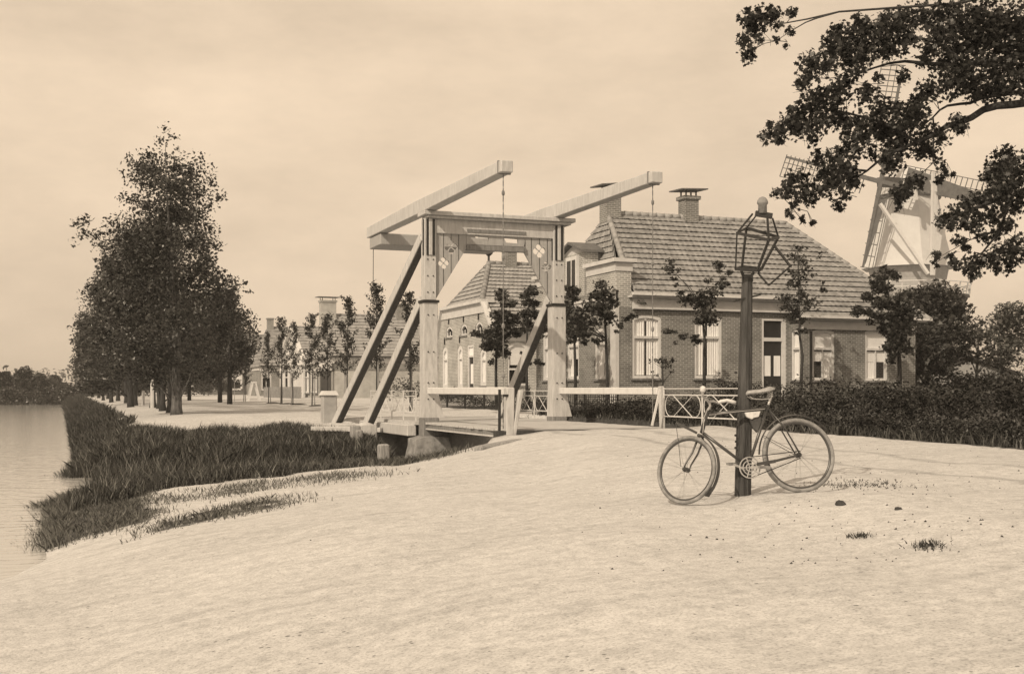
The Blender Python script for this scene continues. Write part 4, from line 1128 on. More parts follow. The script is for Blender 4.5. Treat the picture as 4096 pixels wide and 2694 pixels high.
m = MB(); stem = bk(700, 430); m.tube([hd1, bk(690, 500), bk(712, 465), stem], .0125, 8)
m.tube([bk(645, 345, -.30), bk(650, 385, -.24), bk(672, 402, -.12), stem, bk(735, 425, .03), bk(775, 438, .06), bk(800, 432, .08)], .0115, 8)
hb = m.build('handlebar', 'nickel', BK, smooth=True)
m = MB(); m.tube([bk(645, 352, -.30), bk(648, 340, -.305), bk(652, 312, -.31), bk(655, 302, -.31)], [.014, .026, .027, .017], 10); m.build('grip', 'leather_pale', hb, smooth=True)
m = MB(); m.tube([bk(775, 440, .06), bk(800, 428, .07), bk(850, 418, .06), bk(900, 432, .05), bk(925, 436, .05)], [.014, .018, .017, .020, .014], 10); m.build('grip', 'leather_pale', hb, smooth=True)
m = MB(); m.tube([bk(700, 470, -.1), bk(660, 560, -.05), bk(650, 690, -.03)], .004, 6); m.build('brake_rod', 'nickel', hb)
# saddle on its pin
m = MB(); m.tube([st, bk(1205, 430), bk(1218, 388)], .0125, 8); m.build('seat_pin', 'nickel', BK, smooth=True)
sx = (bk(1230, 360) - bk(1015, 372)); sl = sx.normalized(); sw = cf(0, 1, 0); sw = (sw - sl * sw.dot(sl)).normalized(); up = Vector((0, 0, 1))
secs = [(0.0, .018, .020, -.012), (.06, .03, .03, -.004), (.25, .04, .028, .0), (.5, .055, .026, .004), (.72, .09, .028, .01), (.9, .105, .03, .022), (1.0, .085, .02, .026)]
m = MB(); n = 12; o0 = bk(1012, 358)
for t, wd, hh, dz in secs:
    c = o0 + sx * t + up * dz
    for j in range(n):
        a = 2 * math.pi * j / n; m.v.append(c + sw * wd * math.cos(a) + up * (hh * math.sin(a) if math.sin(a) > 0 else hh * .55 * math.sin(a)))
for i in range(len(secs) - 1):
    for j in range(n): m.f.append((i * n + j, i * n + (j + 1) % n, (i + 1) * n + (j + 1) % n, (i + 1) * n + j))
m.f.append(tuple(reversed(range(n)))); m.f.append(tuple(range((len(secs) - 1) * n, len(secs) * n)))
sd = m.build('saddle', 'saddle_leather', BK, smooth=True)
m = MB()
for s in (-.035, .035): m.tube([bk(1030, 385) + sw * s, bk(1060, 404) + sw * s, bk(1130, 410) + sw * s, bk(1200, 404) + sw * s, bk(1222, 380) + sw * s], .0045, 6)
for s in (-.04, .04):
    cc = bk(1212, 392) + sw * s; m.tube([cc + Vector((.012 * math.cos(t), .012 * math.sin(t), t * .0028)) for t in np.linspace(0, 22, 50)], .0028, 5)
m.build('spring', 'nickel', sd)
# mudguards
def guard(circ, ax, r, a0, a1, wd, name, mat):
    m = MB(); A = circ(r, 30, a0, a1, -wd); B_ = circ(r + .008, 30, a0, a1, 0); Cc = circ(r, 30, a0, a1, wd)
    k0 = 0
    for i in range(len(A)): m.v += [A[i], B_[i], Cc[i]]
    for i in range(len(A) - 1):
        for j in range(2): m.f.append((3 * i + j, 3 * i + j + 1, 3 * i + 4 + j, 3 * i + 3 + j))
    return m.build(name, mat, BK, smooth=True)
guard(rcirc, rax, .385, .02, 2.45, .026, 'rear_mudguard', 'enamel')
guard(fcirc, fax, .350, 2.0, 3.75, .026, 'front_mudguard', 'enamel')
m = MB(); e = fcirc(.35, 30, 3.60, 3.9); m.prism([e[0] - fax * .028, e[0] + fax * .028, e[-1] + fax * .036, e[-1] - fax * .036], fax.cross(e[-1] - e[0]).normalized() * .004); m.build('mud_flap', 'leather', BK)
m = MB(); m.tube([bk(600, 690, -.02), bk(520, 650, .03), bk(425, 605, .07)], .012, 6); m.tube([bk(425, 612, .07), bk(450, 800, .04), bk(466, 972, .02)], .003, 5); m.build('carrier_bracket', 'enamel', BK)
for s in (-.03, .03):
    m = MB(); m.tube([rc + rax * s * 1.6, rcirc(.385, 30, .02, 2.45)[6] + rax * s * .8], .003, 5); m.build('mudguard_stay', 'enamel', BK)
# cranks, chain, chain guard
cc = bk(1028, 985); ring_pts = lambda r, off: [cc + (uf * math.cos(2 * math.pi * i / 36) + vv * math.sin(2 * math.pi * i / 36)) * r - rax * off for i in range(36)]
m = MB(); sgn = 1 if rax.dot(cf(0, -1, 0)) > 0 else -1
off = -.05 * sgn
m.tube(ring_pts(.098, off), .006, 6, close=True); m.tube(ring_pts(.066, off), .005, 6, close=True); m.tube(ring_pts(.035, off), .006, 6, close=True)
for i in range(5):
    t = 2 * math.pi * i / 5; m.tube([cc - rax * off, cc + (uf * math.cos(t) + vv * math.sin(t)) * .098 - rax * off], .005, 5)
cw = m.build('chainwheel', 'nickel', BK)
m = MB()
for sg in (1, -1):
    a = [cc + vv * .098 * sg - rax * off, rc + vv * .034 * sg - rax * off]; m.tube(a, .0045, 5)
m.build('chain', 'iron', BK)
m = MB(); m.bar(bk(1105, 950, -.06), bk(1255, 925, -.06), .012, .03); m.bar(bk(1255, 925, -.06), bk(1425, 880, -.06), .012, .02); m.build('chain_guard', 'enamel', BK)
m = MB(); m.bar(cc - rax * (off * 1.5), bk(1165, 975, -.10), .014, .022); m.bar(cc + rax * (off * 1.5), bk(905, 950, .08), .014, .022); ck = m.build('crank', 'nickel', BK)
m = MB(); m.box(-.045, .045, -.03, .03, -.012, .012)
for p in (bk(1165, 975, -.15), bk(895, 948, .13)):
    m = MB(); m.bar(p - uf * .045, p + uf * .045, .085, .024); m.build('pedal', 'rubber', ck)
# bags under the top tube
m = MB(); m.prism([bk(x, y, -.03) for x, y in ((1000, 520), (1135, 508), (1118, 556), (1075, 566), (1062, 578), (1020, 560))], cf(0, .05, 0)); m.build('tool_bag', 'leather_pale', BK, bevel=.006)
m = MB(); m.prism([bk(x, y, -.01) for x, y in ((1040, 575), (1135, 548), (1140, 600), (1105, 690), (1072, 655))], cf(0, .05, 0)); m.build('leather_bag', 'leather', BK, bevel=.006)

# ---------------------------------------------------------------- the windmill
DM = 120.0
def mp(x, y, d=DM): return atD(x, y, d)
mc = atD(3634, 1560, DM); ML = thing('windmill', 'tall pale windmill with a gallery and four lattice sails, above the trees', 'windmill', (mc.x, mc.y, .3))
def mrad(px): return px * DM / FPX
zbase, zneck = mp(3634, 1075).z, mp(3634, 785).z
m = MB(); m.lathe((mc.x, mc.y, 0), [(mrad(188), zbase), (mrad(176), zbase + .6), (mrad(150), zbase + 3), (mrad(118), zneck)], 8, .39); m.build('smock', 'mill_white', ML)
m = MB(); m.lathe((mc.x, mc.y, 0), [(mrad(165), .2), (mrad(150), zbase - 1.2), (mrad(160), zbase - .02)], 8, .39); m.build('base', 'grey_plaster', ML)
m = MB(); m.lathe((mc.x, mc.y, 0), [(mrad(124), zneck - .35), (mrad(126), zneck + .02)], 16); m.build('curb', 'mill_grey', ML)
zh = mp(3634, 700).z
m = MB(); m.lathe((mc.x, mc.y, 0), [(mrad(122), zneck + .03), (mrad(118), zneck + .9), (mrad(95), zneck + 2.0), (mrad(55), zneck + 2.7), (.3, zneck + 3.0)], 16); m.build('cap', 'mill_white', ML, smooth=False)
zg = mp(3685, 1170, 115).z; gr = mrad(232)
m = MB(); m.lathe((mc.x, mc.y, 0), [(mrad(150), zg - .35), (gr, zg - .18), (gr, zg), (mrad(150), zg + .02)], 16, .2); gl_ = m.build('gallery_deck', 'mill_grey', ML)
m = MB(); n = 24
for i in range(n):
    t = 2 * math.pi * i / n; p = Vector((mc.x + gr * .98 * math.cos(t), mc.y + gr * .98 * math.sin(t), zg)); q = p + Vector((math.cos(t) * .15, math.sin(t) * .15, 1.15)); m.bar(p, q, .1, .1, (1, 0, 0))
for zr_, k in ((.6, .99), (1.12, 1.02)): m.tube([(mc.x + gr * k * math.cos(2 * math.pi * i / n), mc.y + gr * k * math.sin(2 * math.pi * i / n), zg + zr_) for i in range(n)], .055, 5, close=True)
m.build('gallery_rail', 'mill_white', gl_)
m = MB()
for i in range(16):
    t = 2 * math.pi * (i + .5) / 16; m.bar((mc.x + mrad(152) * math.cos(t), mc.y + mrad(152) * math.sin(t), zg - 3.2), (mc.x + gr * .95 * math.cos(t), mc.y + gr * .95 * math.sin(t), zg - .22), .22, .22)
m.build('gallery_brace', 'dark_wood', ML)
hub = mp(3524, 727, 115.5)
m = MB(); m.bar(mp(3634, 735, 119), hub, .9, .9); hb_ = m.build('windshaft', 'mill_grey', ML)
tips = [mp(3145, 628, 119), mp(3612, 262, 114.6), mp(3975, 822, 111.4), mp(3452, 1068, 116.2)]
for i, tp in enumerate(tips):
    side = (tips[(i + 3) % 4] - hub).normalized(); d = (tp - hub); d1 = d.normalized(); side = (side - d1 * side.dot(d1)).normalized(); L = d.length
    m = MB(); m.bar(hub, tp, .42, .42, tuple(side), .2, .2); s_ = m.build('sail_stock', 'sail', ML)
    m = MB(); wd = 2.0 if i != 3 else .9
    for k in range(19):
        if i == 3 and k % 3: continue
        t = .17 + .83 * k / 18; c = hub + d * t; w2 = wd * (1 if t > .25 else .8); m.bar(c - side * .25, c + side * w2, .085, .085, tuple(d1))
    for w2 in (.55, 1.1, wd): m.bar(hub + d * .18 + side * w2, tp + side * w2, .07, .07, tuple(side))
    m.build('sail_lattice', 'sail', s_)
    if i in (2, 3):
        m = MB(); nrm = d1.cross(side) * .03
        m.prism([hub + d * .2 + side * .1 + nrm, hub + d * .96 + side * .1 + nrm, hub + d * .96 + side * wd * (.35 if i == 2 else .2) + nrm, hub + d * .2 + side * wd * .95 + nrm], nrm); m.build('sail_cloth', 'sail', s_)
m = MB()
for a, b in ((mp(3733, 690, 113.5), mp(3728, 1100, 113.2)), (mp(3745, 740, 113.5), mp(3732, 1100, 113.2)), (mp(3520, 815, 114), mp(3712, 1095, 113.2)), (mp(3658, 745, 114), mp(3665, 800, 114)), (mp(3725, 720, 113.6), mp(3745, 820, 113.8))):
    m.bar(a, b, .28, .28, (0, 1, 0))
m.build('tail_pole', 'mill_white', ML)

# ---------------------------------------------------------------- trees, hedges, grass
def tree(name, label, cat, base, trunk, blobs, leaf, size, dens, bark='bark_dark', group=None, tmpl=LEAF, seed=1, limbs=14, limb_r=.03, squash=.85, flat=.3, shell=.5, fuzz=1.0):
    """trunk: [(point, radius)] ; blobs: [(centre, radius)]"""
    rng = np.random.default_rng(seed); rnd = random.Random(seed)
    t = thing(name, label, cat, tuple(base), group)
    m = MB(); m.tube([p for p, r in trunk], [r for p, r in trunk], 9); m.build('trunk', bark, t, smooth=True)
    pts = [Vector(p) for p, r in trunk]
    m = MB(); idx = sorted(range(len(blobs)), key=lambda i: -blobs[i][1])[:limbs]
    for i in idx:
        c = Vector(blobs[i][0])
        cand = [p for p in pts[1:] if p.z < c.z + .1] or [pts[min(1, len(pts) - 1)]]
        best = min(cand, key=lambda p: (p - c).length + .6 * max(0, p.z - c.z + .5))
        k = len(pts) - 1
        seg = min(range(k), key=lambda j: (pts[j].lerp(pts[j + 1], .5) - best).length)
        a = best; mid = a.lerp(c, .5) + Vector((rnd.uniform(-1, 1), rnd.uniform(-1, 1), rnd.uniform(-.2, .6))) * (c - a).length * .10
        L = (c - a).length
        if L < .05: continue
        m.tube([a, mid, c], [limb_r, limb_r * .7, limb_r * .25], 5)
    if m.v: m.build('branch', bark, t, smooth=True)
    V, Fc = leaf_arrays(blob_points([(c, r * fuzz) for c, r in blobs], dens / fuzz ** 1.3, rng, squash, shell), size, rng, tmpl, flat)
    fast_mesh('crown', V, Fc, leaf, t)
    return t

# the row of big trees along the canal
rows_y = [39.9, 43.9, 47.6, 52, 56, 60.5, 65, 70.5, 77, 84, 92, 101, 112, 126, 145]
ords = ['nearest', 'second', 'third', 'fourth', 'fifth', 'sixth', 'seventh', 'eighth', 'ninth', 'tenth', 'eleventh', 'twelfth', 'thirteenth', 'fourteenth', 'farthest']
bigblobs = [(383, 296, 15), (400, 318, 16), (372, 326, 16), (412, 345, 12), (345, 358, 20), (385, 362, 26), (330, 385, 18), (362, 395, 30), (405, 390, 26), (310, 418, 22), (350, 430, 36), (395, 430, 38), (432, 425, 28), (460, 452, 24), (486, 424, 22), (508, 458, 20), (488, 478, 20), (300, 462, 26), (338, 482, 42), (395, 490, 52), (450, 500, 34),
            (178, 518, 14), (200, 508, 16), (196, 540, 20), (172, 562, 12), (222, 548, 22), (236, 572, 24), (262, 520, 24), (250, 545, 28), (300, 550, 46), (365, 560, 62), (440, 565, 48), (488, 528, 22), (498, 572, 20), (480, 600, 30), (244, 610, 30), (262, 640, 36), (310, 640, 56), (375, 650, 70), (445, 650, 50), (512, 640, 20), (535, 652, 18), (556, 662, 14), (578, 678, 9), (570, 655, 7),
            (218, 672, 24), (232, 700, 34), (270, 715, 50), (330, 730, 74), (405, 740, 78), (470, 735, 50), (505, 690, 28), (205, 742, 20), (178, 752, 11), (160, 758, 6), (240, 780, 48), (310, 810, 68), (390, 830, 70), (455, 830, 52), (340, 860, 44), (280, 850, 40), (425, 872, 34), (365, 880, 34)]
rb = random.Random(5)
for i, y in enumerate(rows_y):
    x = 3.5 + (rb.uniform(-.35, .45) if i else 0); y += rb.uniform(-1.2, 1.2) if i else 0; zb = gz(x, y)
    base = Vector((x, y, zb))
    if i == 0:
        blobs = []
        for bx, by, r in bigblobs:
            D = 38.6; R_ = r * K * D / FPX; n = 1 if r < 30 else (2 if r < 55 else 3)
            for k in range(n):
                half = max(0, 1.9 - abs((bx - 385) * K * D / FPX) * .45); dd = rb.uniform(-1, 1) * half
                p = atD(bx * K, by * K, D + dd) + Vector((0, 0, 0)); blobs.append((p, R_ * (1 if n == 1 else rb.uniform(.75, .95))))
        H_ = 9.2; tr = [(base + Vector((0, 0, -.2)), .24), (base + Vector((0, 0, .25)), .17), (base + Vector((.02, 0, 2)), .145), (base + Vector((-.1, .1, 3.6)), .10), (base + Vector((-.15, .12, 5)), .05), (base + Vector((-.3, 0, 7)), .026), (base + Vector((-.35, 0, 8.8)), .008)]
        tree('roadside_tree', 'tallest leafy roadside tree with a thick pale trunk, nearest in the canal row', 'tree', base, tr, blobs, 'leaf_big', .12, 240, 'bark', 'big trees along the canal', seed=3, limbs=40, limb_r=.03, shell=.75, fuzz=1.22)
        continue
    h = rb.uniform(7.6, 9.2) if i < 9 else rb.uniform(7.0, 8.0); blobs = []
    for k in range(26 if i < 8 else 22):
        t = rb.uniform(0, 1); z1_ = 1.9 if i < 7 else 1.0; zc = zb + z1_ + (h - z1_) * t; rad = (2.3 if i < 7 else 2.9) * (1 - abs(t - .35) ** 1.5 * 1.15) * math.sqrt(rb.uniform(.1, 1)); a = rb.uniform(0, 6.283)
        blobs.append((Vector((x + rad * math.cos(a), y + rad * math.sin(a), zc)), rb.uniform(.45, .95)))
    kt = rb.uniform(.6, 1.15); tr = [(base + Vector((0, 0, -.2)), .2), (base + Vector((0, 0, .3)), kt * .15), (base + Vector((rb.uniform(-.2, .2), rb.uniform(-.2, .2), 2.5)), kt * .11), (base + Vector((0, 0, h * .6)), .08), (base + Vector((0, 0, h * .95)), .02)]
    tree('roadside_tree', f'leafy roadside tree of the canal row, {ords[i]} from the bridge', 'tree', base, tr, blobs, 'leaf_big', .125 if i < 6 else .2, 260 if i < 5 else (190 if i < 8 else 170), 'bark_dark', 'big trees along the canal', seed=20 + i, limbs=10, shell=.7, fuzz=1.15)
# lower dark tree in the street and one by the far house
def simple_tree(name, label, group, base, h, r, z0, leaf, size, dens, seed, n=22, cat='tree', bark='bark_dark', tr_r=.12):
    q = random.Random(seed); blobs = []
    for k in range(n):
        t = q.uniform(0, 1); rad = r * math.sqrt(max(.05, 1 - (2 * t - .85) ** 2 * .75)) * math.sqrt(q.uniform(.05, 1)) * .8; a = q.uniform(0, 6.283)
        blobs.append((Vector((base.x + rad * math.cos(a), base.y + rad * math.sin(a), base.z + z0 + (h - z0) * (.1 + .82 * t))), r * q.uniform(.25, .42)))
    tr = [(base + Vector((0, 0, -.2)), tr_r * 1.3), (base + Vector((0, 0, z0)), tr_r), (base + Vector((.05, 0, h * .6)), tr_r * .6), (base + Vector((0, 0, h * .92)), tr_r * .15)]
    return tree(name, label, cat, base, tr, blobs, leaf, size, dens, bark, group, seed=seed, limbs=9)
simple_tree('street_tree', 'dark round street tree beside the right edge of the tall canal tree', None, Vector((9.3, 76, .2)), 7.2, 2.7, 1.4, 'leaf_big', .2, 150, 61, 34)
simple_tree('street_tree', 'low dark tree in front of the far house with pale window frames', None, Vector((9.0, 92, .2)), 6.0, 3.1, 1.2, 'leaf_big', .22, 130, 62, 34)
simple_tree('street_tree', 'slender leafy tree with high sprigs right of the tall canal tree', None, Vector((8.6, 66, .2)), 6.6, 1.8, 1.6, 'leaf_big', .17, 150, 63, 22)

# slim young trees along the street: one is built, the rest are copies
def young_tree(seed):
    q = random.Random(seed); rng = np.random.default_rng(seed)
    t = thing('young_tree', '', 'tree', (0, 0, 0), 'slim young trees along the street')
    m = MB(); m.tube([(0, 0, -.1), (.02, 0, 1.2), (-.02, .01, 2.6), (0, 0, 4.3)], [.035, .03, .022, .006], 6); m.build('trunk', 'bark_dark', t, smooth=True)
    br = MB(); P = []
    for k in range(34):
        z = 1.3 + 3.0 * (k / 33) ** .95; a = q.uniform(0, 6.283); L = (.20 + .42 * (1 - (k / 33)) ** .7) * q.uniform(.55, 1.15)
        L *= 1.12
        tip = Vector((L * math.cos(a), L * math.sin(a), z + L * .75)); br.tube([(0, 0, z), Vector((tip.x * .5, tip.y * .5, z + L * .3)), tip], [.008, .006, .002], 4)
        for j in range(52):
            s = q.uniform(.15, 1.1); P.append([tip.x * s + q.gauss(0, .06), tip.y * s + q.gauss(0, .06), z + L * .75 * s + q.gauss(0, .06)])
    br.build('branch', 'bark_dark', t)
    V, Fc = leaf_arrays(np.array(P), .105, rng, LEAF, .3); fast_mesh('crown', V, Fc, 'leaf_young', t)
    m = MB(); m.bar((.16, 0, -.1), (.10, 0, 1.7), .05, .05, (0, 1, 0)); m.build('stake', 'grey_wood', t)
    return t
def copy_tree(root, loc, rz, sc):
    r = root.copy(); scene.collection.objects.link(r); r.location = loc; r.rotation_euler = (0, 0, rz); r.scale = sc
    for ch in list(root.children):
        c = ch.copy(); scene.collection.objects.link(c); c.parent = r
    return r
yt = [(1074, 1337, 'behind the two legged trestle'), (1128, 1279, 'left of the white fronted house'), (1172, 1299, 'before the white pilasters of the pale house'), (1248, 1266, 'before the tall windows of the white fronted house'), (1311, 1268, 'just left of the stone pillar, before the wide chimney'), (1390, 1200, 'tall and full, crossed by the lower end of the outer strut'), (1506, 1148, 'tallest one, between the two bridge struts'), (1640, 1182, 'close to the left bridge post'), (981, 1400, 'among the stakes at the edge of the dark trees'), (938, 1412, 'leftmost one under the dark trees')]
protos = [young_tree(71), young_tree(72)]
for i, (sx_, top, lab) in enumerate(yt):
    d = ray(sx_, 1560); tY = 11.4 / d.x; p = C0 + d * tY; Dp = tY
    zt = EYE + (1560 - top) / FPX * Dp; zb = gz(p.x, p.y); s = (zt - zb) / 4.3
    o = protos[i] if i < 2 else copy_tree(protos[i % 2], (0, 0, 0), 0, (1, 1, 1))
    o.location = (p.x, p.y, zb); o.rotation_euler = (0, 0, i * 1.9); wd = rb.uniform(.74, .95); o.scale = (s * wd, s * wd, s)
    o['label'] = 'slim young street tree, ' + lab
# dug earth round the feet of the nearer ones
for i in (0, 1, 2, 3):
    d = ray(yt[i][0], 1560); p = C0 + d * (11.4 / d.x)
    m = MB(); m.lathe((p.x + .3, p.y, gz(p.x, p.y) - .03), [(.55, 0), (.4, .06), (.1, .10)], 14); o = m.build('earth_mound', 'soil', smooth=True); settle(o)
    tag(o, 'dug earth under the young tree ' + yt[i][2], 'earth mound', 'earth mounds under the young trees')

# young maples with layered branches in front of the farmhouse (outlines from the photograph, depth by the garden plan)
def from_photo(name, label, group, foot, trunk, blobs, scale, org, D, leaf, size, dens, seed, spread, trunk_r, bark='bark_dark', limbs=16, tmpl=MAPLE, squash=.6, limb_r=.018, cat='tree'):
    q = random.Random(seed)
    def P(u, v, dd=0): return atD(org[0] + u / scale, org[1] + v / scale, D + dd)
    base = P(*foot); base.z = gz(base.x, base.y)
    tr = [(Vector((base.x, base.y, base.z - .1)), trunk_r * 1.2)] + [(P(u, v), trunk_r * (1 - .75 * i / len(trunk))) for i, (u, v) in enumerate(trunk)]
    bl = []
    for u, v, r in blobs:
        R_ = r / scale * D / FPX
        if r < 13 * scale / 1.42: bl.append((P(u, v, q.uniform(-1, 1) * spread), R_))
        else:
            for k in range(2): bl.append((P(u + q.uniform(-.3, .3) * r, v + q.uniform(-.25, .25) * r, q.uniform(-1, 1) * spread), R_ * q.uniform(.65, .85)))
    return tree(name, label, cat, base, tr, bl, leaf, size, dens, bark, group, tmpl, seed, limbs, limb_r, squash, .3, .8, 2.05)
GM = 'young maples in front of the farmhouses'
Z4 = (2200, 650)
from_photo('young_maple', 'young maple at the corner of the big farmhouse, before its corner strip', GM, (330, 1330), [(325, 1200), (318, 1000), (312, 880), (295, 740), (290, 690)],
           [(290, 690, 30), (320, 740, 38), (270, 760, 40), (340, 790, 42), (290, 830, 50), (235, 820, 36), (330, 880, 40), (250, 910, 40), (190, 960, 44), (130, 980, 40), (150, 900, 40), (120, 1010, 26), (200, 1015, 25), (270, 1010, 24), (400, 930, 24), (440, 890, 24), (470, 870, 22), (380, 960, 14), (515, 797, 14), (540, 800, 10), (180, 860, 40)], 1.4227, Z4, 39.3, 'leaf_maple', .14, 598, 101, .7, .05)
from_photo('young_maple', 'young maple with forked top before the middle of the farmhouse roof', GM, (878, 1290), [(878, 1150), (880, 1000), (870, 900), (860, 820)],
           [(690, 560, 20), (690, 605, 34), (705, 660, 14), (720, 700, 14), (740, 740, 24), (780, 775, 40), (850, 755, 44), (870, 800, 50), (870, 860, 40), (900, 900, 42), (850, 905, 34), (930, 740, 40), (960, 700, 28), (980, 660, 26), (965, 580, 26), (960, 620, 14), (900, 670, 22), (670, 960, 22), (710, 965, 16), (760, 985, 22), (820, 990, 20), (840, 1020, 22), (1030, 620, 12), (1010, 690, 18), (710, 1022, 14), (1010, 630, 14)], 1.4227, Z4, 40.5, 'leaf_maple', .14, 532, 102, .6, .055)
from_photo('young_maple', 'airy young maple beside the front door, tip over the roof right of the lantern', GM, (1425, 1350), [(1430, 1220), (1437, 1100), (1420, 980), (1420, 880), (1415, 700), (1410, 490)],
           [(1410, 490, 30), (1390, 530, 34), (1440, 560, 36), (1460, 600, 26), (1380, 620, 36), (1440, 650, 36), (1400, 700, 38), (1360, 690, 22), (1440, 740, 30), (1340, 770, 34), (1400, 780, 30), (1460, 800, 46), (1330, 820, 30), (1400, 840, 34), (1380, 880, 38), (1440, 890, 36), (1350, 900, 20), (1540, 515, 14), (1530, 535, 12), (1560, 680, 16), (1550, 720, 18), (1570, 735, 10), (1430, 960, 26), (1400, 970, 16), (1530, 830, 10), (1290, 770, 12), (1500, 640, 14)], 1.4227, Z4, 41.9, 'leaf_maple', .13, 323, 103, .6, .055)
Z5 = (1700, 1150)
from_photo('young_maple', 'dense young maple seen between the bridge posts, left of the arched window', GM, (850, 1260), [(845, 1000), (850, 800), (880, 500), (920, 200), (910, 60)],
           [(900, 40, 50), (870, 60, 40), (930, 110, 60), (1000, 180, 60), (950, 200, 60), (880, 330, 80), (960, 340, 90), (1030, 380, 90), (850, 440, 70), (960, 470, 90), (1060, 500, 70), (620, 550, 40), (570, 530, 22), (660, 560, 36), (800, 540, 90), (900, 580, 90), (760, 640, 70), (850, 700, 90), (700, 700, 40), (930, 720, 60), (960, 780, 50), (860, 800, 50), (800, 880, 40), (740, 720, 40), (1090, 560, 40)], 2.975, Z5, 48.7, 'leaf_maple', .18, 613, 104, .8, .06)
from_photo('young_maple', 'young maple seen between the bridge posts, behind the right hand strut', GM, (1215, 1260), [(1210, 1000), (1215, 800), (1215, 500), (1230, 250), (1250, 40)],
           [(1250, 20, 56), (1220, 70, 46), (1290, 60, 44), (1180, 110, 40), (1250, 170, 60), (1330, 180, 36), (1380, 50, 14), (1200, 190, 40), (1250, 290, 60), (1190, 310, 50), (1300, 310, 60), (1350, 350, 44), (1200, 420, 60), (1270, 440, 50), (1160, 500, 40), (1250, 500, 50), (1390, 480, 60), (1450, 500, 40), (1370, 580, 40), (1250, 900, 30), (1330, 880, 34), (1400, 900, 22), (1260, 640, 30), (1150, 780, 18), (1410, 400, 30)], 2.975, Z5, 46.0, 'leaf_maple', .17, 613, 105, .8, .055)
from_photo('young_maple', 'dark young maple close to the right of the farther bridge post', GM, (1790, 1260), [(1790, 1000), (1780, 700), (1770, 400), (1760, 100)],
           [(1750, 20, 56), (1700, 0, 40), (1790, 60, 56), (1720, 90, 44), (1800, 140, 40), (1700, 240, 60), (1760, 290, 80), (1840, 250, 46), (1710, 350, 70), (1800, 370, 70), (1740, 440, 80), (1690, 500, 60), (1830, 470, 60), (1880, 500, 40), (1760, 540, 60), (1850, 560, 44), (1930, 560, 30), (1700, 180, 40)], 2.975, Z5, 42.1, 'leaf_maple', .16, 608, 106, .7, .055)
from_photo('sapling', 'small leafy sapling below the left tall farmhouse window', None, (640, 1330), [(642, 1250), (640, 1170), (645, 1120)],
           [(650, 1130, 26), (690, 1130, 22), (670, 1160, 22), (610, 1125, 14), (690, 1190, 16), (580, 1130, 12), (590, 1190, 10), (610, 1205, 10)], 1.4227, Z4, 38.5, 'leaf_maple', .11, 380, 107, .2, .03, limb_r=.008)
sp = []
for k in range(16):
    p_ = atD(3640 + k * 32, 1560, 52 + (k % 3) * 1.5); sp.append((p_.x, p_.y, 1.2, 1.5 + rb.uniform(-.35, .5)))
sp0 = sp
# ivy-dark trees at the right end of the farmhouse
from_photo('garden_tree', 'dark drooping tree overhanging the right end of the farmhouse roof', None, (1990, 1290), [(1990, 1200), (1985, 1050), (1960, 850), (1900, 680)],
           [(1900, 610, 28), (1880, 650, 44), (1930, 630, 30), (1850, 700, 30), (1960, 650, 22), (1900, 720, 40), (1820, 760, 30), (1760, 830, 30), (1740, 860, 22), (1800, 850, 26), (1880, 800, 45), (1850, 870, 30), (1920, 900, 50), (1960, 780, 50), (2000, 850, 80), (1990, 940, 70), (1960, 1000, 40), (1930, 1050, 30), (2000, 1050, 60), (1830, 900, 26), (1900, 960, 30), (1940, 1130, 20), (1950, 1090, 24)], 1.4227, Z4, 43.0, 'leaf_maple', .17, 532, 108, .9, .08)
Z8 = (3300, 900)
from_photo('garden_tree', 'broad dark tree standing in front of the windmill gallery', None, (500, 800), [(495, 700), (500, 600), (510, 480)],
           [(400, 330, 40), (450, 340, 60), (540, 330, 60), (610, 345, 40), (450, 420, 90), (560, 420, 90), (640, 410, 44), (380, 480, 60), (420, 530, 80), (530, 520, 110), (640, 520, 70), (680, 450, 24), (400, 620, 70), (500, 620, 100), (610, 620, 70), (670, 600, 40), (430, 690, 60), (540, 700, 60)], 1.2035, Z8, 52.0, 'leaf_maple', .19, 260, 109, 1.4, .12, limb_r=.04)
from_photo('fruit_tree', 'pale loose fruit tree at the right edge behind the shrubs', None, (850, 790), [(850, 700), (845, 600), (840, 520)],
           [(830, 440, 40), (870, 400, 34), (860, 480, 50), (890, 440, 40), (800, 520, 44), (850, 560, 50), (880, 540, 50), (820, 600, 40), (870, 620, 40), (930, 480, 60), (930, 580, 60), (900, 640, 50), (830, 660, 44), (960, 420, 60), (970, 540, 70)], 1.2035, Z8, 56.0, 'leaf_pale', .17, 230, 110, 1.2, .07, bark='bark', limb_r=.03)
from_photo('fruit_tree', 'second fruit tree, darker, close beside the broad dark tree', None, (730, 790), [(730, 720), (735, 620), (740, 540)],
           [(720, 490, 30), (760, 470, 34), (740, 540, 44), (700, 560, 34), (780, 580, 44), (740, 620, 44), (790, 640, 34), (700, 640, 30)], 1.2035, Z8, 54.0, 'leaf_young', .16, 200, 111, 1.0, .07, bark='bark', limb_r=.03)

from_photo('garden_tree', 'tall dark shrub tree filling the space between the farmhouse and the broad dark tree', None, (430, 800), [(430, 700), (425, 600), (420, 500)],
           [(370, 420, 50), (400, 480, 60), (440, 540, 70), (380, 560, 50), (430, 620, 80), (520, 640, 80), (470, 700, 70), (400, 700, 60), (560, 700, 60), (340, 380, 30), (600, 560, 70), (640, 480, 50), (560, 480, 80)], 1.2035, Z8, 49.0, 'leaf_maple', .18, 120, 112, 1.2, .10, limb_r=.035)
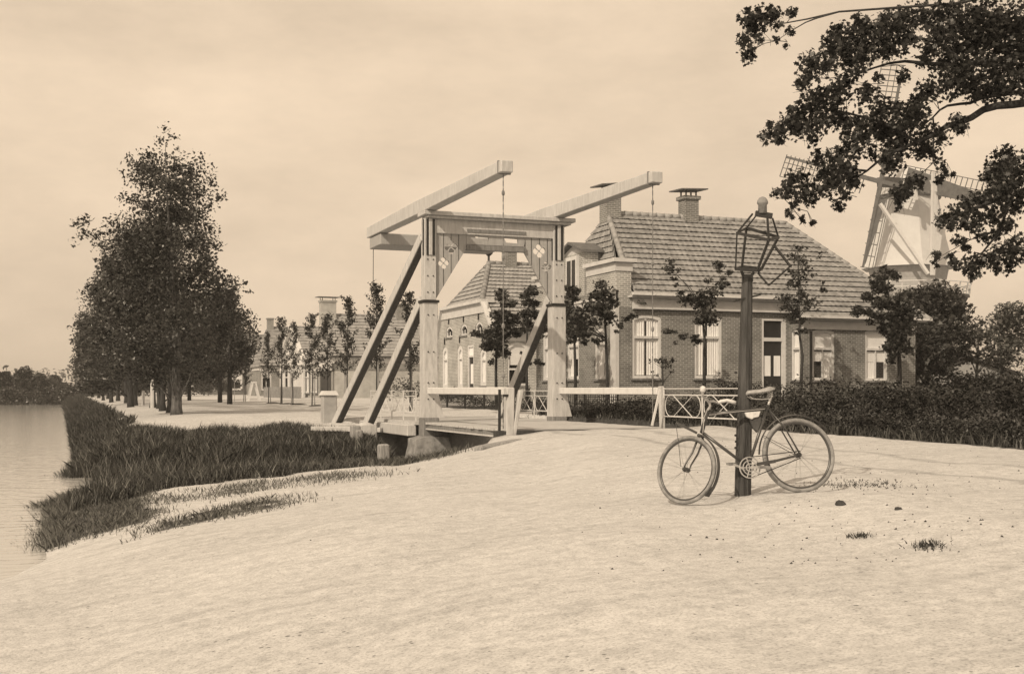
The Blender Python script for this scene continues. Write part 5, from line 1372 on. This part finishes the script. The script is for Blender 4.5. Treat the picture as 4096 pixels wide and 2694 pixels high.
# hedge and shrubs along the road
def shrub_mass(name, label, cat, spots, leaf, size, dens, seed, kind=None):
    """spots: (x, y, r, height); leaf clumps over a thicket of stems"""
    rng = np.random.default_rng(seed); q = random.Random(seed); P = []; st = MB()
    for x, y, r, h in spots:
        z0 = gz(x, y)
        for k in range(int(7 * max(1, r * 1.2))):
            a = q.uniform(0, 6.283); rr = r * math.sqrt(q.uniform(0, 1)); hh = h * (1 - .45 * (rr / r) ** 2) * q.uniform(.55, 1.05)
            c = (x + rr * math.cos(a), y + rr * math.sin(a), z0 + hh * .72); br = max(.16, .26 * h * q.uniform(.7, 1.2))
            P.append(ball_points(c, br, int(dens * br * br * 3.14), rng, 1.0, .45))
        P.append(np.stack([rng.uniform(x - r, x + r, int(dens * r * .8)), rng.uniform(y - r, y + r, int(dens * r * .8)), z0 + rng.uniform(.02, h * .7, int(dens * r * .8))], 1))
        for k in range(3):
            a = q.uniform(0, 6.283); st.tube([(x, y, z0 - .05), (x + r * .5 * math.cos(a), y + r * .5 * math.sin(a), z0 + h * .7)], [.02, .008], 5)
    P = np.concatenate(P); t = thing(name, label, cat, (spots[0][0], spots[0][1], gz(spots[0][0], spots[0][1])))
    V, Fc = leaf_arrays(P, size, rng, LEAF, .4); fast_mesh('foliage', V, Fc, leaf, t)
    return t
sp = [(13.75 + rb.uniform(-.1, .2), 9 + .42 * i, .5, .42 + rb.uniform(-.06, .08)) for i in range(50)]
shrub_mass('verge_hedge', 'low dark clipped hedge running along the road edge at the right', 'hedge', sp, 'leaf_hedge', .052, 700, 201)
sp = []
for i in range(30):
    y = 9.5 + i * .75; sp.append((15.6 + rb.uniform(-.3, .5), y, .85, (1.18 if y < 21 else (.95 if y < 23.2 else .5)) + rb.uniform(-.16, .18)))
for i in range(16): sp.append((17.6 + rb.uniform(-.5, .5), 12 + i * 1.2, .95, 1.15 + rb.uniform(-.15, .15)))
for i in range(9): sp.append((16.6 + rb.uniform(-.4, .8), 27.5 + i * .7, .6, .42 + rb.uniform(-.12, .15)))
shrub_mass('garden_hedge', 'tall dark bushy garden hedge behind the low hedge, reaching the front door', 'hedge', sp, 'leaf_hedge', .07, 360, 202)
sp = [(19.5 + i * .95, 34.6 + rb.uniform(-.9, .9), .8, (.4 if i < 5 else .8) + rb.uniform(-.15, .2)) for i in range(14)] + [(21 + i * 1.0, 32.6 + rb.uniform(-.9, .9), .85, (.4 if i < 4 else .9) + rb.uniform(-.15, .2)) for i in range(12)] + [(32 + i * 1.4, 34 + rb.uniform(-2, 2), 1.1, 1.2) for i in range(8)]
shrub_mass('flower_bed', 'mass of dark garden shrubs below the right hand farmhouse windows', 'shrubs', sp, 'leaf_hedge', .085, 220, 203)
shrub_mass('orchard_bushes', 'soft grey bushes under the fruit trees at the far right', 'bushes', sp0, 'leaf_young', .13, 90, 209)
sp = [(15.2 + rb.uniform(-.2, .4), 30 + i * .9, .45, .42 + rb.uniform(-.15, .2)) for i in range(17)]
shrub_mass('border_planting', 'loose low plants behind the iron picket fence', 'plants', sp, 'leaf_hedge', .08, 170, 204)
sp = [(19.0 - .6, 54 + i * .8, .5, .9) for i in range(9)]
shrub_mass('clipped_bush', 'dark low bushes along the front wall of the farmhouse behind the bridge', 'bush', sp, 'leaf_hedge', .12, 110, 205)
p = atD(1590, 1545, 70); sp = [(p.x, p.y, 1.0, 1.7), (p.x + 1.4, p.y + .3, .9, 1.5)]
shrub_mass('clipped_bush', 'round dark bush behind the railing at the struts', 'bush', sp, 'leaf_hedge', .15, 80, 206)

sp = [(2.5 + i * .95 + rb.uniform(-.4, .4), 150 + rb.uniform(-5, 5), 1.6, 3.0 + rb.uniform(-.5, .6)) for i in range(18)]
shrub_mass('thicket', 'dark thicket closing the view behind the trunks of the canal trees', 'bushes', sp, 'leaf_big', .30, 30, 208)
# far trees beyond the canal
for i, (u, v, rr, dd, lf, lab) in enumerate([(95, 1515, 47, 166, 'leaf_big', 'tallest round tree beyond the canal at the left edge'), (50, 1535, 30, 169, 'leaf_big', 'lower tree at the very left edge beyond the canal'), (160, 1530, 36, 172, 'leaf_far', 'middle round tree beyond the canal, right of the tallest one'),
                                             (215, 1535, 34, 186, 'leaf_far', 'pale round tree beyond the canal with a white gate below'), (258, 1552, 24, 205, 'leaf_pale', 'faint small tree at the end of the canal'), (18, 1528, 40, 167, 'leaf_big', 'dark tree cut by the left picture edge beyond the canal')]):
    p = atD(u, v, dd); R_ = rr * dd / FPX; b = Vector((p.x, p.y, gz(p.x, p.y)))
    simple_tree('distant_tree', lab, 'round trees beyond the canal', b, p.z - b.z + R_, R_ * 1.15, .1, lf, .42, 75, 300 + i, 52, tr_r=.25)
sp = []
for i in range(90):
    d_ = ray(rb.uniform(-160, 330), 1560); a = C0 + d_ * (rb.uniform(164.5, 172) / d_.y); sp.append((a.x, a.y, 1.7, 1.3 + rb.uniform(-.4, .6)))
shrub_mass('reed_fringe', 'dark reeds and bushes along the far canal bank at the left', 'reeds', sp, 'leaf_big', .3, 32, 207)
g0 = atD(172, 1570, 186); gt_ = thing('white_gate', 'small white gate with posts under the far trees across the canal', 'gate', (g0.x, g0.y, .2))
m = MB(); m.box(g0.x - .25, g0.x + .25, g0.y - .2, g0.y + .2, .1, atD(172, 1554, 186).z); m.build('gate_post', 'white', gt_)
m = MB(); a, b = atD(198, 1570, 186), atD(235, 1572, 186); m.bar((a.x, a.y, .62), (b.x, b.y, .62), .12, .35); m.bar((a.x, a.y, .1), (a.x, a.y, 1.3), .2, .2, (0, 1, 0)); m.bar((b.x, b.y, .1), (b.x, b.y, 1.7), .2, .2, (0, 1, 0)); m.build('gate_rail', 'white', gt_)
p = atD(352, 1586, 160); m = MB(); m.bar((p.x, p.y, -.2), (p.x + .1, p.y, .95), .22, .22, (0, 1, 0)); o = m.build('mooring_post', 'dark_wood', bevel=.03); settle(o); tag(o, 'small dark mooring post at the far bend of the canal bank', 'post')
p = atD(301, 1560, 175); m = MB(); m.bar((p.x, p.y, -.2), (p.x, p.y, 5.0), .22, .22, (0, 1, 0)); o = m.build('telegraph_pole', 'grey_wood', bevel=.03); settle(o); tag(o, 'thin pale pole at the far end of the tree row', 'pole')

# trestle under the dark trees, small milestones between the trunks
p = atD(1013, 1598, 84); tz = gz(p.x, p.y); tr_ = thing('trestle', 'pale two legged wooden trestle in the street beside the young trees', 'trestle', (p.x, p.y, tz))
for s in (-1, 1):
    m = MB(); m.bar((p.x + s * .42, p.y - .3 * s * 0 + .15, tz - .05), (p.x + s * .1, p.y + .15, tz + 1.25), .1, .1, (0, 1, 0)); m.bar((p.x + s * .42, p.y - .5, tz - .05), (p.x + s * .1, p.y - .5, tz + 1.25), .1, .1, (0, 1, 0)); m.build('leg', 'white', tr_)
m = MB(); m.bar((p.x - .16, p.y - .17, tz + 1.3), (p.x + .16, p.y - .17, tz + 1.3), .8, .1, (0, 0, 1)); m.build('top_beam', 'white', tr_)
for i, (u, v, lab) in enumerate([(513, 1606, 'leftmost, small'), (536, 1612, 'second from the left'), (573, 1618, 'third, beside a trunk'), (609, 1628, 'tallest, thin one')]):
    p = atZ(u, v, .2); standing('kerb_post', 'plaster', f'whitewashed post among the canal tree trunks, {lab}', 'post', (u, v), (p.x * FX + p.y * FY), .16, .2 + (.75 if i < 3 else 1.7), -.1, group='whitewashed posts among the tree trunks')

# the oak boughs that hang into the picture from the right
oak = [(130, 100, 45), (200, 90, 55), (150, 150, 40), (260, 80, 35), (110, 215, 35), (120, 280, 40), (185, 210, 22), (350, 65, 25), (340, 160, 20), (265, 205, 14), (320, 235, 16), (280, 140, 18),
 (600, 160, 45), (560, 190, 30), (700, 110, 35), (740, 160, 60), (830, 110, 50), (900, 140, 60), (660, 200, 50), (560, 240, 50), (620, 270, 55), (720, 250, 60), (820, 220, 60), (940, 210, 60), (950, 90, 60), (1040, 80, 60), (1130, 80, 80), (1220, 120, 90), (1310, 110, 90), (1400, 100, 90), (1480, 140, 80), (1560, 120, 90), (1640, 180, 90), (1560, 250, 90), (1640, 320, 90), (1120, 190, 70), (1210, 250, 90), (1310, 230, 90), (1420, 240, 90), (1490, 340, 70), (1400, 390, 70), (1250, 360, 80), (1140, 330, 60), (1170, 430, 70), (1270, 450, 60), (1360, 470, 60), (1450, 470, 50), (1560, 400, 80), (1060, 470, 50), (1030, 510, 30), (1060, 260, 40), (1040, 320, 36),
 (450, 330, 55), (530, 340, 50), (430, 400, 50), (400, 440, 30), (660, 330, 45), (720, 300, 50), (690, 380, 30), (640, 430, 45), (580, 470, 45), (500, 500, 55), (440, 550, 60), (380, 600, 55), (330, 640, 45), (300, 690, 40), (240, 700, 30), (190, 710, 16), (235, 650, 18), (210, 745, 12), (280, 735, 18), (520, 560, 55), (600, 520, 40), (560, 620, 50), (470, 650, 50), (460, 730, 30), (380, 680, 40), (620, 620, 40), (740, 500, 50), (740, 465, 26), (830, 560, 50), (800, 590, 30), (700, 640, 50), (780, 660, 60), (720, 710, 50), (860, 680, 60), (960, 620, 70), (930, 700, 60), (1010, 600, 50), (985, 540, 36), (930, 400, 30), (900, 560, 30), (900, 770, 56), (840, 830, 46), (880, 870, 40), (640, 700, 40), (680, 770, 45), (610, 790, 30), (560, 830, 45), (480, 830, 35), (640, 860, 50), (590, 900, 46), (520, 910, 40), (660, 940, 46), (560, 970, 50), (490, 990, 46), (420, 1000, 38), (350, 940, 42), (400, 920, 36), (330, 990, 38), (270, 1010, 24), (450, 1040, 32), (370, 1060, 28), (580, 1070, 26), (610, 1085, 18), (630, 1020, 24), (330, 1110, 14), (400, 1140, 18), (455, 1165, 15), (350, 1130, 10), (770, 800, 28), (830, 150, 40), (800, 400, 20), (850, 270, 40),
 (1060, 700, 56), (1130, 720, 38), (1030, 760, 38), (1010, 800, 32), (1080, 800, 38), (1210, 640, 38), (1240, 680, 24), (1130, 860, 22), (1190, 910, 14), (1150, 900, 18), (1000, 940, 42), (960, 970, 32), (910, 1000, 38), (910, 1050, 22), (940, 1010, 30), (905, 1090, 14), (1120, 940, 20)]
oak2 = [(1470, 800, 40), (1440, 860, 60), (1480, 900, 60), (1400, 900, 50), (1380, 920, 26), (1400, 990, 40), (1450, 1000, 60), (1480, 1060, 60), (1540, 900, 80), (1540, 1020, 80), (1320, 1040, 46), (1260, 1080, 46), (1200, 1120, 46), (1140, 1150, 40), (1330, 1120, 46), (1400, 1130, 36), (1250, 1160, 36), (1300, 1180, 32), (1180, 1180, 26), (1440, 1180, 36), (1490, 1170, 30), (1350, 1240, 30), (1410, 1230, 30), (1220, 1260, 30), (1260, 1290, 20), (1100, 1340, 22), (1180, 1340, 22), (1200, 1380, 22), (1100, 1380, 12), (1280, 1380, 42), (1340, 1370, 42), (1290, 1430, 26), (1400, 1340, 36), (1450, 1300, 46), (1480, 1380, 40), (1420, 1400, 28), (1530, 1300, 60)]
OD = 18.0
def op(u, v, dd=0): return atD(2900 + u * .7667, v * .7667, OD + dd)
ob = cf(9.9, 18.6, 0); ob.z = gz(ob.x, ob.y)
OAK = thing('oak_tree', 'overhanging oak whose dark leafy boughs fill the upper right corner', 'tree', tuple(ob))
top = Vector((ob.x - .3, ob.y, 9.5)); fork = Vector((ob.x - .1, ob.y, 4.2))
m = MB(); m.tube([ob + Vector((0, 0, -.3)), ob + Vector((0, 0, .5)), fork, Vector((ob.x - .2, ob.y + .1, 6.8)), top], [.48, .36, .29, .2, .07], 12); m.build('trunk', 'bark_dark', OAK, smooth=True)
bough = MB()
def limb(pts, r0, r1, jit=.15, rnd_=random.Random(9)):
    n = len(pts); P = [p if isinstance(p, Vector) else op(p[0], p[1], rnd_.uniform(-jit, jit)) for p in pts]
    bough.tube(P, [r0 + (r1 - r0) * i / (n - 1) for i in range(n)], 7); return P
main = limb([fork + Vector((0, 0, .6)), (1700, 520), (1505, 545), (1420, 552), (1350, 572), (1290, 612), (1240, 635), (1190, 648), (1150, 662), (1100, 700), (1060, 718), (1000, 740), (940, 770), (850, 802), (790, 850), (740, 892), (690, 925)], .068, .012, .12)
second = limb([(1560, 478), (1480, 488), (1400, 500), (1330, 515), (1280, 538), (1230, 542), (1160, 552), (1120, 575), (1085, 612), (1045, 645)], .036, .010)
upper = limb([Vector((ob.x - .2, ob.y + .1, 6.6)), (1720, 260), (1500, 300), (1320, 330), (1180, 340), (1040, 330), (940, 320), (860, 330), (760, 360), (660, 390), (540, 410)], .05, .005)
limb([top, (1600, -60), (1200, 20), (900, 40), (595, 62), (480, 95), (420, 118), (340, 165), (270, 212)], .026, .004)
limb([(595, 62), (430, 100), (320, 120), (260, 130), (200, 110)], .014, .005)
limb([(1330, 515), (1250, 330), (1120, 230), (980, 190), (820, 180), (680, 190)], .04, .007)
limb([(1045, 645), (900, 560), (760, 440), (640, 440)], .012, .004); limb([(1000, 740), (820, 640), (640, 590), (480, 560), (330, 650), (200, 715)], .026, .004); limb([(940, 770), (780, 690), (620, 640)], .018, .004)
limb([(740, 892), (640, 880), (540, 960), (440, 1020), (350, 1080)], .02, .004); limb([(690, 925), (620, 1000), (600, 1075)], .012, .003); limb([(1085, 612), (1092, 680), (1085, 800), (1085, 850), (1000, 930), (920, 1010)], .014, .004); limb([(975, 380), (900, 340), (800, 350), (720, 380)], .008, .003); limb([(830, 435), (740, 440), (670, 420)], .006, .003)
limb([fork + Vector((0, 0, -.5)), (1660, 900), (1500, 960), (1400, 1050), (1260, 1100), (1150, 1150)], .07, .006); limb([(1500, 960), (1440, 1200), (1340, 1320), (1200, 1370)], .03, .005); limb([(1440, 1200), (1280, 1250), (1120, 1340)], .012, .004)
bp_ = [v.copy() for v in bough.v[::3]]
for u, v, r in oak + oak2:
    c = op(u, v); near = min(bp_, key=lambda p: (p - c).length)
    if .1 < (near - c).length < 1.6:
        mid = near.lerp(c, .55) + Vector((rb.uniform(-.06, .06), rb.uniform(-.06, .06), rb.uniform(-.02, .09)))
        bough.tube([near, mid, c], [.007, .005, .002], 4)
        for k in range(2):
            e = c + Vector((rb.uniform(-.16, .16), rb.uniform(-.16, .16), rb.uniform(-.14, .1))); bough.tube([mid, mid.lerp(e, .6) + Vector((0, 0, .02)), e], [.004, .003, .0015], 4)
bough.build('bough', 'bark_dark', OAK, smooth=True)
rng = np.random.default_rng(77); P = []
for u, v, r in oak + oak2:
    R_ = r * .7667 * OD / FPX; c = np.array(op(u, v, rb.uniform(-.7, .7)))
    n = max(9, int(125 * (r / 50) ** 1.75)); P.append(ball_points(c, R_ * 1.5, int(n * 1.15), rng, 1, .72))
P = np.concatenate(P); V, Fc = leaf_arrays(P, .078, rng, LOBED, .15)
fast_mesh('foliage', V, Fc, 'leaf_oak', OAK)
# the part of the crown above and right of the picture
P = []
for k in range(70):
    a = rb.uniform(0, 6.283); rr = 3.2 * math.sqrt(rb.uniform(0, 1)); c = (ob.x + .6 + rr * math.cos(a), ob.y + rr * math.sin(a), rb.uniform(5.5, 10.5))
    cc_ = Vector(c); dpt = cc_.x * FX + cc_.y * FY; sx_ = 2048 + FPX * (cc_.x * RX + cc_.y * RY) / dpt
    sy_ = 1560 - FPX * (cc_.z - EYE) / dpt
    if sx_ < 4060 and sy_ > -150: continue
    P.append(ball_points(c, .6, 60, rng, .8, .5))
P = np.concatenate(P); V, Fc = leaf_arrays(P, .11, rng, LOBED, .15); fast_mesh('upper_crown', V, Fc, 'leaf_oak', OAK)

# ---------------------------------------------------------------- grass and reeds
def blades(name, label, pts, hts, wid, mat, seed, lean=.25):
    rng = np.random.default_rng(seed); n = len(pts); pts = np.array(pts); hts = np.array(hts)
    a = rng.uniform(0, 6.283, n); wv = np.stack([np.cos(a), np.sin(a), np.zeros(n)], 1) * (wid * rng.uniform(.6, 1.4, n))[:, None]
    ln = rng.normal(0, lean, (n, 3)) * hts[:, None]; ln[:, 2] = 0
    up_ = np.zeros((n, 3)); up_[:, 2] = hts
    mid = pts + up_ * .55 + ln * .35; tip = pts + up_ + ln
    V = np.stack([pts - wv, pts + wv, mid + wv * .7, tip, mid - wv * .7], 1).reshape(-1, 3)
    o = fast_mesh(name, V, np.arange(n * 5).reshape(n, 5), mat); o['kind'] = 'stuff'; o['label'] = label; o['category'] = 'grass'
    return o
q = random.Random(12)
pts, hts = [], []
while len(pts) < 85000:
    x, y = q.uniform(-.2, 8.2), q.uniform(27.0, 33.2)
    z = gz(x, y)
    if z < WATER_Z - .25: continue
    e = 31.4 + .5 * math.sin(x * 1.4) + .3 * math.sin(x * 3.3 + 1)
    if y > e and q.random() < min(1, (y - e) / 1.4): continue
    if 6.9 < x and y > 30.5 and q.random() < .8: continue
    if math.sin(x * 2.3 + y) * math.sin(y * 1.7 - x) > .75 and q.random() < .5: continue
    pts.append((x, y, z - .03)); hts.append((.27 if y < 29.5 else .18) * q.uniform(.4, 1.4))
for i in range(9000):
    x, y = q.uniform(.5, 5.2), q.uniform(22.6, 27.6)
    if x < .9 + .5 * math.sin(y * 2) or q.random() < (x - 3.6) / 1.6: continue
    pts.append((x, y, max(gz(x, y), WATER_Z - .12))); hts.append(.42 * q.uniform(.4, 1.3))
for i in range(24000):
    x, y = q.uniform(.1, 6.3), q.uniform(18.6, 22.3)
    if y < 19.1 + .38 * (x - .8) + .25 * math.sin(x * 5) or y < 18.9 or gz(x, y) < WATER_Z - .1: continue
    pts.append((x, y, gz(x, y) - .02)); hts.append((.18 if x < 4 else .11) * q.uniform(.3, 1.4))
dp, dh = [], []
for k in range(0, len(pts), 9):
    dp.append(pts[k]); dh.append(hts[k] * q.uniform(.9, 1.5))
blades('dry_reeds', 'scattered pale dry stems among the dark bank reeds', dp, dh, .006, 'straw', 406, .3)
blades('bank_reeds', 'tall dark reeds and grass on the far bank of the side channel', pts, hts, .008, 'blade', 401, .35)
pts, hts = [], []
while len(pts) < 26000:
    t = q.random(); y = 28 + 140 * t ** 1.8; x = q.uniform(.3, 1.75 + .3 * math.sin(y * .9))
    pts.append((x, y, gz(x, y) - .03)); hts.append(.2 * q.uniform(.5, 1.3) + .004 * (y - 28))
blades('canal_verge_grass', 'rough dark grass along the canal edge below the big trees', pts, hts, .02, 'blade', 402, .3)
pts, hts = [], []
while len(pts) < 26000:
    x, y = q.uniform(-1.2, 7.6), q.uniform(12.8, 22.2); z = gz(x, y)
    if z < WATER_Z - .15: continue
    t = turf_amount(x, y) * (0.8 + .6 * math.sin(x * 3.1 + 1.7 * y) * math.sin(2.3 * y - x * 1.2)) if y < 20.4 else turf_amount(x, y)
    if q.random() > t: continue
    pts.append((x, y, z - .02)); hts.append((.07 if y < 20.4 else .12) * q.uniform(.4, 1.5) + (.10 if x < .1 else 0) * q.random())
blades('near_bank_grass', 'short tufty grass on the near bank beside the water', pts, hts, .006, 'blade_dry', 403, .45)
pts, hts = [], []
while len(pts) < 9000:
    x, y = q.uniform(13.0, 14.2), q.uniform(13, 33); pts.append((x, y, gz(x, y) - .02)); hts.append(.16 * q.uniform(.4, 1.5))
blades('road_verge_grass', 'short grass along the foot of the roadside hedge', pts, hts, .012, 'blade', 404, .4)
pts, hts = [], []
for i in range(420):
    x, y = q.gauss(7.5, .3), q.gauss(9.9, .25)
    pts.append((x, y, gz(x, y) - .01)); hts.append(.03 * q.uniform(.4, 1.5))
for cx, cy, n, s in ((*atZ(3435, 2092, .0).xy, 120, .05), (*atZ(3710, 2130, .0).xy, 160, .06), (*atZ(2080, 1700, .15).xy, 300, .18)):
    for i in range(n):
        x, y = q.gauss(cx, s), q.gauss(cy, s); pts.append((x, y, gz(x, y) - .01)); hts.append(.035 * q.uniform(.4, 1.5))
blades('sand_tufts', 'small grass tufts in the trodden sand by the bicycle', pts, hts, .005, 'blade', 405, .5)
# clods and pebbles strewn over the sand
rng = np.random.default_rng(55); m = MB()
for i in range(420):
    u = rng.uniform(2300, 4090) if i < 400 else rng.uniform(1200, 4000); v = rng.uniform(1790, 2160)
    if u < 3050 and rng.random() < .6: continue
    p = atZ(u, v, .0); z = gz(p.x, p.y); r = rng.uniform(.004, .012) * (1.5 if rng.random() < .06 else 1)
    k = len(m.v); n = 5
    for j in range(n):
        t = 2 * math.pi * j / n; m.v.append(Vector((p.x + r * rng.uniform(.8, 1.6) * math.cos(t), p.y + r * rng.uniform(.7, 1.2) * math.sin(t), z - .004)))
    m.v.append(Vector((p.x, p.y, z + r * .9)))
    for j in range(n): m.f.append((k + j, k + (j + 1) % n, k + n))
o = m.build('pebbles', 'soil'); o['kind'] = 'stuff'; o['label'] = 'dark crumbs of earth and pebbles strewn over the sand'
for u, v, r, lab in ((3362, 2009, .045, 'dark clod of earth on the sand right of the bicycle wheel'), (3592, 2032, .03, 'smaller dark clod on the sand towards the right edge')):
    p = atZ(u, v, 0); z = gz(p.x, p.y); m = MB(); m.lathe((p.x, p.y, z - .01), [(r * .9, 0), (r * 1.05, r * .35), (r * .7, r * .9), (r * .2, r * 1.1)], 9); 
    for vv_ in m.v: vv_ += Vector((rng.normal(0, r * .1), rng.normal(0, r * .1), rng.normal(0, r * .08)))
    o = m.build('earth_clod', 'soil'); settle(o); tag(o, lab, 'clod')
# the wooded horizon
P = []
for k in range(500):
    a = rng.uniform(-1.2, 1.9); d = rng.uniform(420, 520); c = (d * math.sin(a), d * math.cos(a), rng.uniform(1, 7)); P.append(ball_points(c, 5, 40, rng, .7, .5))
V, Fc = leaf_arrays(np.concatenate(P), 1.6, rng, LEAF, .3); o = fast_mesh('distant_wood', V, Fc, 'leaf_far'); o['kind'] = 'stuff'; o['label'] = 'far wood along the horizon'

# ------------------------------------------------------------------ summer haze
hz = MB(); hz.box(-950, 1250, -70, 1850, -3.3, 40)
haze = hz.build('haze', None)
haze['kind'] = 'stuff'; haze['label'] = 'pale summer haze over the canal and street'
hm = bpy.data.materials.new('haze'); hm.use_nodes = True; hn = hm.node_tree; hn.nodes.clear()
ho = hn.nodes.new("ShaderNodeOutputMaterial"); hv = hn.nodes.new("ShaderNodeVolumePrincipled")
hv.inputs['Color'].default_value = (.99, .97, .94, 1); hv.inputs['Density'].default_value = .0006; hv.inputs['Anisotropy'].default_value = .2
hn.links.new(hv.outputs[0], ho.inputs['Volume']); haze.data.materials.append(hm)
